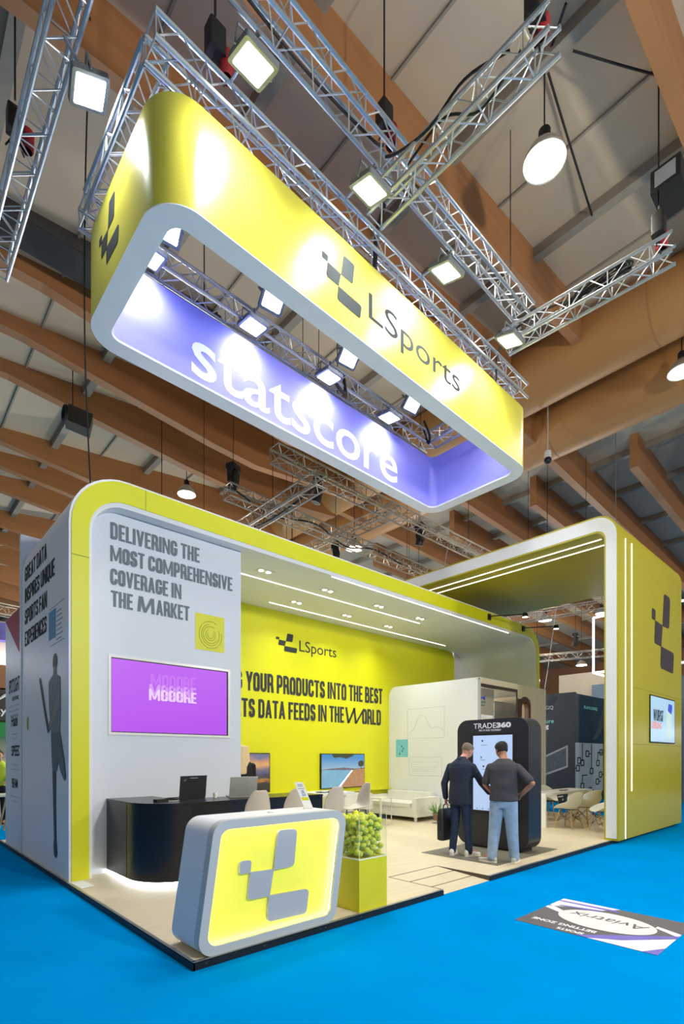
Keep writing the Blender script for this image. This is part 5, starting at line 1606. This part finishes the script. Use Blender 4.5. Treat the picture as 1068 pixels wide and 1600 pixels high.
for i, (p, lab) in enumerate(pend):
    o = pd0 if i == 0 else dup(pd0, p)
    o.location = p
    o['label'] = lab if isinstance(lab, str) else 'added unseen pendant lamp that brightens the roof and stand'
    o['group'] = 'round pendant lamps of the hall'
    for c_ in o.children:
        if c_.name.startswith('rod'):
            c_.scale = (1, 1, roof_z(p[0]) - .03 - p[2])
    if isinstance(lab, str):
        lamp('pendant_light', 'SPOT', (p[0], p[1], p[2] - .01), 600, (p[0], p[1], 0), .28, (1, .93, .82), 150, .6)
    else:
        lamp('pendant_light', 'POINT', (p[0], p[1], p[2] - .35), EP * lab, None, .3, (1, .95, .87))

# ================================================================ moving heads, hoists, cables
def make_head():
    t = thing('moving_head', 'x', 'stage light', (0, 0, 0))
    mb = MB(); mb.prism([(x, y, -.10) for x, y in rrect(-.15, .15, -.11, .11, .03, 3)], (0, 0, .13)); mb.build('base', M['dark'], t, smooth=True)
    for s in (-1, 1):
        mb = MB(); mb.prism([(s * .15, -.05, -.38), (s * .15, .05, -.38), (s * .15, .06, -.10), (s * .15, -.06, -.10)], (-s * .035, 0, 0)); mb.build('yoke_arm', M['dark'], t)
    mb = MB(); mb.lathe([(0, -.26), (.06, -.26), (.085, -.20), (.095, .0), (.105, .14), (.10, .17), (0, .17)], (0, 0, -.36), 18, axis=(.1, .3, -.95)); mb.build('head', M['dark'], t, smooth=True)
    mb = MB(); mb.lathe([(0, .0), (.085, .0), (.085, .006), (0, .006)], Vector((0, 0, -.36)) + Vector((.1, .3, -.95)).normalized() * .171, 18, axis=(.1, .3, -.95)); mb.build('lens', M['glass'], t)
    return t
mh0 = make_head()
for i, (p, r, lab) in enumerate((((4.2, 6.5, 8.1), .4, 'moving head hanging at the left end of the cable hung rear truss'), ((5.5, 5.1, 7.75), .9, 'moving head under the middle of the rear truss behind the banner ring'), ((8.95, 5.0, 7.75), .2, 'moving head hanging behind the far banner corner'), ((8.0, 7.3, 7.6), .7, 'moving head low between the rear trusses above the arch edge'), ((15.0, 5.1, 7.35), .3, 'left one of the two moving heads in the tower opening'), ((15.6, 4.7, 7.6), 1.2, 'right one of the two moving heads in the tower opening'), ((21, 6.0, 7.0), .2, 'small distant moving head in the tower opening'), ((23.5, 9.0, 5.6), .2, 'lowest distant moving head in the tower opening'))):
    o = mh0 if i == 0 else dup(mh0, p)
    o.location = p; o.rotation_euler = (0, 0, r); o['label'] = lab; o['group'] = 'black moving head stage lights'
    mb = MB(); mb.tube([(p[0], p[1], p[2] + .02), (p[0] + .03, p[1], roof_z(p[0]) - .05)], .008, 5)
    tag(mb.build('suspension_cable', M['cable']), 'cable of the ' + ' '.join(lab.split()[:11]), 'cable', 'suspension cables of the moving heads')

def hoist(loc, label, zt):
    x, y, z = loc
    t = thing('chain_hoist', label, 'hoist', loc)
    mb = MB(); mb.prism([(a, b, z) for a, b in rrect(x - .09, x + .09, y - .08, y + .08, .02, 3)], (0, 0, .28)); mb.build('motor', M['dark'], t, smooth=True)
    mb = MB(); mb.tube([(x, y, z + .42), (x, y, zt)], .012, 6); mb.build('chain', M['cable'], t)
    mb = MB(); mb.lathe([(.06, 0), (.075, .02), (.085, .22), (.08, .24), (.0, .24)], (x + .13, y, z - .12), 14); mb.build('chain_bag', M['red'], t, smooth=True)
    mb = MB(); mb.tube([(x, y, z), (x - .10, y + .0, z - .22)], .01, 6); mb.tube([(x, y, z), (x + .10, y, z - .22)], .01, 6); mb.build('sling', M['dark'], t)
    return t
hoist((.82, 1.17, 8.80), 'black chain hoist above the near corner of the banner frame', 11.3)
hoist((2.92, .75, 9.42), 'chain hoist with red chain bag where the short cross truss meets the high truss', 11.5)
hoist((3.05, -1.15, 8.90), 'chain hoist with red bag at the top end of the short cross truss', 11.5)
hoist((6.46, -1.28, 9.02), 'chain hoist with red bag at the end of the truss with cable coils', 11.8)
hoist((-.45, 3.9, 9.4), 'chain hoist with red bag on the truss at the left picture edge', 11.2)
bxs = thing('distribution_box', 'black power box hanging on chain at the right picture edge', 'box', (6.62, -1.38, 9.62))
mb = MB(); mb.prism([(a, b, 9.66) for a, b in rrect(6.42, 6.98, -1.56, -1.18, .02, 2)], (0, 0, .30)); mb.build('casing', M['dark'], bxs, smooth=True)
mb = MB(); mb.tube([(6.46, -1.28, 9.4), (6.46, -1.28, 9.66)], .012, 6); mb.build('chain', M['silver'], bxs)
mb = MB(); mb.box(6.42 - .004, 6.42, -1.5, -1.24, 9.70, 9.92); mb.build('side_plate', M['locker'], bxs)

def cable(pts, r, label, cat='cable', m='cable', group=None):
    # smooth the polyline
    q = [Vector(p) for p in pts]
    out = []
    for i in range(len(q) - 1):
        p0, p1, p2, p3 = q[max(i - 1, 0)], q[i], q[i + 1], q[min(i + 2, len(q) - 1)]
        for k in range(6):
            t = k / 6
            out.append(.5 * ((2 * p1) + (-p0 + p2) * t + (2 * p0 - 5 * p1 + 4 * p2 - p3) * t * t + (-p0 + 3 * p1 - 3 * p2 + p3) * t ** 3))
    out.append(q[-1])
    mb = MB(); mb.tube(out, r, 6)
    return tag(mb.build('power_cable', M[m], smooth=True), label, cat, group)
rnd = random.Random(5)
# coils in the cross truss
for k in range(9):
    y0 = -.15 - .05 * k
    pts = []
    for i in range(13):
        a = 2 * math.pi * i / 12
        pts.append((6.38 + .05 * math.sin(a * 2 + k), -.45 + (.42 + .03 * (k % 4)) * math.cos(a) , 8.74 + .015 * k + .05 * math.sin(a)))
    cable(pts, .014, 'black cable loop lying in the cross truss at right', group='cable coil in the cross truss')
cable([(6.4, .0, 8.9), (6.35, .4, 8.95), (6.2, .8, 8.8), (6.1, 1.05, 8.5), (6.15, 1.1, 8.1)], .018, 'black cable dropping where the coil truss meets the banner frame')
cable([(3.0, -.9, 8.8), (2.95, -.4, 8.95), (2.85, .0, 8.7), (2.9, .5, 8.9), (2.95, .75, 9.1)], .016, 'black cable looping along the short cross truss')
cable([(3.05, -1.0, 8.75), (3.1, -.5, 8.65), (3.0, -.1, 8.85), (2.95, .4, 8.7)], .014, 'second thinner cable looping along the short cross truss')
cable([(3.1, .9, 8.75), (3.2, 1.15, 8.6), (3.22, 1.2, 8.2), (3.25, 1.2, 8.45)], .028, 'thick black cable bundle hanging onto the banner frame')
cable([(-2, .74, 9.02), (0, .70, 9.05), (1.5, .74, 9.0), (2.6, .72, 9.05), (2.9, .75, 9.2)], .018, 'black cable run lying inside the long high truss')
cable([(4.2, 3.2, 8.45), (4.3, 3.15, 8.2), (4.45, 3.1, 8.1), (4.5, 3.2, 8.5)], .03, 'black cable bundle looped over the rear banner truss')
cable([(6.7, 3.1, 8.6), (6.75, 3.0, 8.3), (6.85, 3.1, 8.2), (6.8, 3.2, 8.5)], .025, 'black cable loop near the far corner of the banner frame')
cable([(4.0, 6.35, 7.55), (5.2, 6.4, 7.3), (6.5, 6.4, 7.5), (7.6, 6.45, 7.25), (8.8, 6.5, 7.5), (10.5, 6.5, 7.3)], .022, 'black cable draped along the rear truss above the arch')
cable([(4.9, 4.5, 7.1), (4.9, 6, 6.98), (4.9, 7.5, 7.1), (4.9, 9, 7.0)], .025, 'black cable draped along the cross truss under the rear trusses')
cable([(.25, 3.3, 10.9), (.28, 3.6, 9), (.32, 3.75, 7), (.5, 4.1, 5.25)], .010, 'thin black rope falling behind the banner onto the arch corner')
cable([(9.4, 4.4, 7.3), (9.6, 4.8, 6.4), (9.9, 5.6, 5.3)], .008, 'thin pale wire hanging behind the far banner corner', m='silver')
cable([(16.2, 4.6, 7.3), (16.3, 4.9, 5.5), (16.4, 5.2, 3.9)], .012, 'pale wire hanging in the tower opening', m='silver')
cable([(5.45, -.5, 11.5), (6.0, -.95, 11.35), (6.46, -1.28, 11.3)], .016, 'slack rope from the lamp purlin to the hoist chain')
cable([(5.42, -.1, 11.75), (6.6, .1, 11.85), (8.3, .35, 11.9)], .018, 'dark conduit under the roof behind the big pendant lamp', 'pipe')
cable([(5.0, -.6, 11.6), (5.45, -.12, 11.72)], .02, 'dark conduit under the roof above the short cross truss', 'pipe')
cable([(3.0, 3.0, 10.8), (5, 3.1, 10.9), (8, 3.1, 11.2)], .03, 'grey pipe under the roof above the banner front', 'pipe', 'purlin')
# loudspeakers and small boxes
sp1 = thing('loudspeaker', 'brown grey loudspeaker box with coiled cable under the left roof beams', 'loudspeaker', (2.0, 10.3, 9.8))
mb = MB(); mb.obox((2.05, 10.2, 9.95), (1, -.3, -.2), (.3, 1, 0), (.2, 0, 1), .55, .4, .42); mb.build('cabinet', M['ledscreen'], sp1)
mb = MB()
for k in range(3):
    mb.tube([(1.68 + .02 * k, 10.1 + .17 * math.cos(2 * math.pi * i / 16), 9.95 + .17 * math.sin(2 * math.pi * i / 16)) for i in range(17)], .02, 6, caps=False)
mb.build('cable_coil', M['cable'], sp1, smooth=True)
mb = MB(); mb.tube([(1.9, 10.2, 10.15), (1.9, 10.2, 11.45)], .012, 6); mb.build('hanger', M['cable'], sp1)
for (x, y, z, lab) in ((2.05, 3.75, 8.25, 'dark box behind the violet banner wall at its left half'), (4.9, 3.8, 8.15, 'dark box behind the violet banner wall at its middle')):
    t = thing('stage_box', lab, 'box', (x, y, z))
    mb = MB(); mb.prism([(a, b, z) for a, b in rrect(x - .22, x + .22, y - .15, y + .15, .02, 2)], (0, 0, .26)); mb.build('casing', M['dark'], t, smooth=True)
    mb = MB(); mb.tube([(x, y, z + .26), (x, y, roof_z(x) - .05)], .01, 5); mb.build('cable', M['cable'], t)
cm = thing('dome_camera', 'small black and white ceiling camera on a rod right of the banner end', 'camera', (12.95, 3.42, 10.4))
mb = MB(); mb.tube([(12.95, 3.42, 10.55), (12.95, 3.42, 12.5)], .02, 8); mb.build('rod', M['beige'], cm)
mb = MB(); mb.lathe([(0, .2), (.09, .2), (.1, .1), (.1, .0), (0, 0)], (12.95, 3.42, 10.44), 14); mb.build('mount', M['white2'], cm, smooth=True)
mb = MB(); mb.ball((12.95, 3.42, 10.38), .105, 14); mb.build('dome', M['dark'], cm, smooth=True)
# arm spotlights on top of the arch
for i, (xa, lab) in enumerate(((9.59, 'left arm spotlight clamped on the arch top edge'), (11.31, 'right arm spotlight clamped on the arch top edge'))):
    t = thing('arm_spotlight', lab, 'spotlight', (xa, 3.34, 5.1), 'arm spotlights on the arch')
    mb = MB(); mb.box(xa - .05, xa + .05, 3.30, 3.342, 5.03, 5.17); mb.build('clamp', M['dark'], t)
    mb = MB(); mb.tube([(xa, 3.31, 5.12), (xa + .5, 2.85, 5.16), (xa + .62, 2.75, 5.17)], .014, 8); mb.build('arm', M['dark'], t, smooth=True)
    mb = MB(); mb.lathe([(0, .1), (.05, .1), (.08, .0), (.07, 0), (0, .02)], (xa + .66, 2.72, 5.10), 16); mb.build('head', M['dark'], t, smooth=True)
    mb = MB(); mb.lathe([(0, 0), (.066, 0), (.066, .004), (0, .004)], (xa + .66, 2.72, 5.096), 16); mb.build('lens', M['down'], t)

# ================================================================ neighbouring stands
dn = thing('dark_stand', 'dark navy exhibition stand with pale lettering seen through the tower opening', 'stand', (16, 3.9, 0))
mb = MB(); mb.box(16.0, 16.15, 3.92, 10, 0, 3.84); mb.build('navy_wall', M['navyboard'], dn)
mb = MB(); mb.box(16.15, 22, 3.92, 4.05, 0, 3.80); mb.build('teal_wall', M['tealboard'], dn)
dq = side(16.0); dr = front(3.92)
letters(dq, [('BLOGIQ', -5.23, -4.67, 3.28, 3.43), ('ing', -5.13, -4.83, 2.58, 2.78, {'bold': .02})], 'lettering', M['ink_white'], dn, d=.004)
letters(dq, [('future', -5.19, -4.65, 2.81, 2.96)], 'lettering', M['mint'], dn, d=.004)
letters(dr, [('PLAYLOGIQ', 16.77, 17.93, 3.30, 3.42)], 'lettering', M['mint'], dn, d=.004, bold=.01)
mb = MB()
for k in range(7):
    pts = [dr.p(16.25 + .035 * k + 2.3 * u, 3.7 - .10 * k - (1.45 - .1 * k) * math.sin(math.pi * u) ** .8, .004) for u in [i / 16 for i in range(17)]]
    mb.tube(pts, .008, 4)
for k in range(5):
    mb.tube([dq.p(-5.6 + .06 * k + .9 * u, 1.1 - .9 * u * u + .04 * k, .004) for u in [i / 10 for i in range(11)]], .01, 4)
    mb.tube([dq.p(-5.2 + .05 * k + .5 * u, 3.0 + .75 * u, .004) for u in [i / 8 for i in range(9)]], .008, 4)
mb.build('curve_print', M['curve_line'], dn)
mb = MB(); shape(mb, dr, [(16.05, .35), (18.5, .35), (18.5, 2.10), (16.05, 2.10)], .004); pnl = mb.build('circuit_panel', M['greyboard'], dn)
mb = MB(); rnd = random.Random(9)
for (x, z, d_) in ((16.35, 1.48, 1), (16.25, 1.22, -1), (16.62, 1.40, 0), (17.05, 1.72, 1), (17.42, 1.10, 0), (18.0, 1.38, 2), (18.25, .95, 1), (17.95, .70, 1), (16.62, .58, 2), (17.3, .40, 1), (18.3, 1.78, -1)):
    mb.ribbon([dr.p(a, b, .006) for a, b in rrect(x - .16, x + .16, z - .12, z + .12, .06, 2)], [dr.p(a, b, .006) for a, b in rrect(x - .09, x + .09, z - .075, z + .075, .03, 2)], (0, -.004, 0))
    if d_ == 0:
        shape(mb, dr, [(x - .03, z + .12), (x + .03, z + .12), (x + .03, 2.08), (x - .03, 2.08)], .008, .003)
    elif d_ == 2:
        shape(mb, dr, [(x - .03, z + .12), (x + .03, z + .12), (x + .03, z + .38), (x - .03, z + .38)], .008, .003)
        shape(mb, dr, [(x - .03, z + .36), (x + .42, z + .36), (x + .42, z + .40), (x - .03, z + .40)], .009, .003)
    else:
        shape(mb, dr, [(x + d_ * .16, z - .02), (x + d_ * .34, z - .02), (x + d_ * .34, z + .02), (x + d_ * .16, z + .02)], .008, .003)
mb.build('circuit_pattern', M['ink'], pnl)
mb = MB(); shape(mb, dq, [(-5.2, .85), (-4.15, 1.25), (-4.15, 2.02), (-5.2, 1.55)], .006); lpr = mb.build('laptop_print', M['locker'], dn)
mb = MB(); shape(mb, dq, [(-5.14, .95), (-4.2, 1.3), (-4.2, 1.94), (-5.14, 1.5)], .009, .003); mb.build('screen_print', mat('print screen', (64, 76, 86), .5, var=.3, scale=9), lpr)
bs_ = thing('beige_stand', 'beige and grey blue stand fascia behind the dark navy stand', 'stand', (20, 6.8, 0))
mb = MB(); mb.box(19.4, 19.6, 2.0, 6.0, 0, 5.0); mb.build('beige_fascia', M['beige'], bs_)
mb = MB(); mb.box(19.2, 19.39, 1.0, 4.6, 0, 4.45); mb.build('blue_fascia', M['bluefascia'], bs_)
lf = thing('led_frame', 'white led tube frame hanging behind the tower leg', 'light frame', (16, 2.5, 4.4))
mb = MB()
for s0, s1 in (((16, 3.30, 4.42), (16, 3.30, 6.26)), ((16, 3.30, 6.26), (16, .6, 6.26)), ((16, 3.3, 4.42), (16, .6, 4.42)), ((16, 3.3, 4.42), (17.3, 3.3, 4.42))):
    mb.tube([s0, s1], .035, 8)
mb.build('led_tube', M['led_cool'], lf)
mb = MB(); mb.tube([(16, 2.6, 6.3), (16, 2.6, 12.2)], .01, 5); mb.build('wire', M['silver'], lf)
rs_ = thing('grey_stand', 'pale grey stand with shelf strip at the right picture edge beyond the tower', 'stand', (20, -2, 0))
mb = MB(); mb.box(17.6, 18, -6, .95, 0.35, 6.2); mb.build('wall', mat('warm grey stand wall', (150, 140, 136), .6), rs_)
mb = MB(); mb.box(17.35, 17.59, -6, .9, 3.55, 3.80); mb.build('shelf', M['beige'], rs_)
mb = MB(); mb.box(17.45, 17.59, -6, .9, 2.6, 3.2); mb.build('dark_niche', M['dark'], rs_)
mb = MB(); mb.box(17.4, 17.59, -6, .9, 2.35, 2.5); mb.build('light_strip', M['led_cool'], rs_)
mb = MB(); mb.box(16.7, 17.4, -6, .8, 0, .42); mb.build('bench', M['white2'], rs_)
mb = MB(); mb.box(17.2, 17.59, -6, .8, .55, 1.15); mb.build('counter', M['dark'], rs_)
ls_ = thing('green_stand', 'dark stand with white letters and green light at the left picture edge', 'stand', (-3, 12, 0))
mb = MB(); mb.box(-5.5, 1.7, 12.5, 12.7, 0, 5.2); mb.build('back_panel', M['beige'], ls_)
for nm, m_, z0, z1 in (('dark_fascia', 'roofdark', 2.55, 3.35), ('green_fascia', 'green_glow', 2.12, 2.5), ('orange_fascia', 'hallwall', 3.4, 4.0), ('light_strip', 'led_cool', 4.05, 4.32), ('violet_fascia', 'sticker_violet', 4.65, 5.1)):
    mb = MB(); mb.box(-5.5, 1.6, 12.2, 12.49, z0, z1); mb.build(nm, M[m_], ls_)
letters(front(12.2), [('play', .38, .86, 2.66, 2.90)], 'lettering', M['ink_white'], ls_, d=.01, bold=.02)
mb = MB(); mb.tube([(.4, 12.17, 3.35), (.62, 12.17, 3.05), (.8, 12.17, 3.2), (.95, 12.17, 3.28)], .04, 6); mb.build('swoosh', M['ink_white'], ls_)
lct = thing('back_table', 'white table on slanted legs at the left picture edge behind the partner wall', 'table', (.2, 9.9, 0))
mb = MB(); mb.box(-.9, .55, 9.5, 10.2, .74, .78); mb.build('table_top', M['white2'], lct)
for x, y in ((-.8, 9.6), (.5, 9.6), (-.8, 10.1), (.5, 10.1)):
    mb = MB(); mb.tube([(x, y, .74), (x - .14, y, 0)], .02, 8); mb.build('leg', M['legwood'], lct, smooth=True)
S4 = dict(S3); S4.update(yaw=math.radians(-100), hair=M['hair_dark'], top=M['cloth_lime'], top_name='lime_vest', trousers=M['cloth_black'])
man('person', 'person in a lime vest behind the white table at the left picture edge', (.46, 10.75, 0), rot(0, math.radians(15), 0), S4)
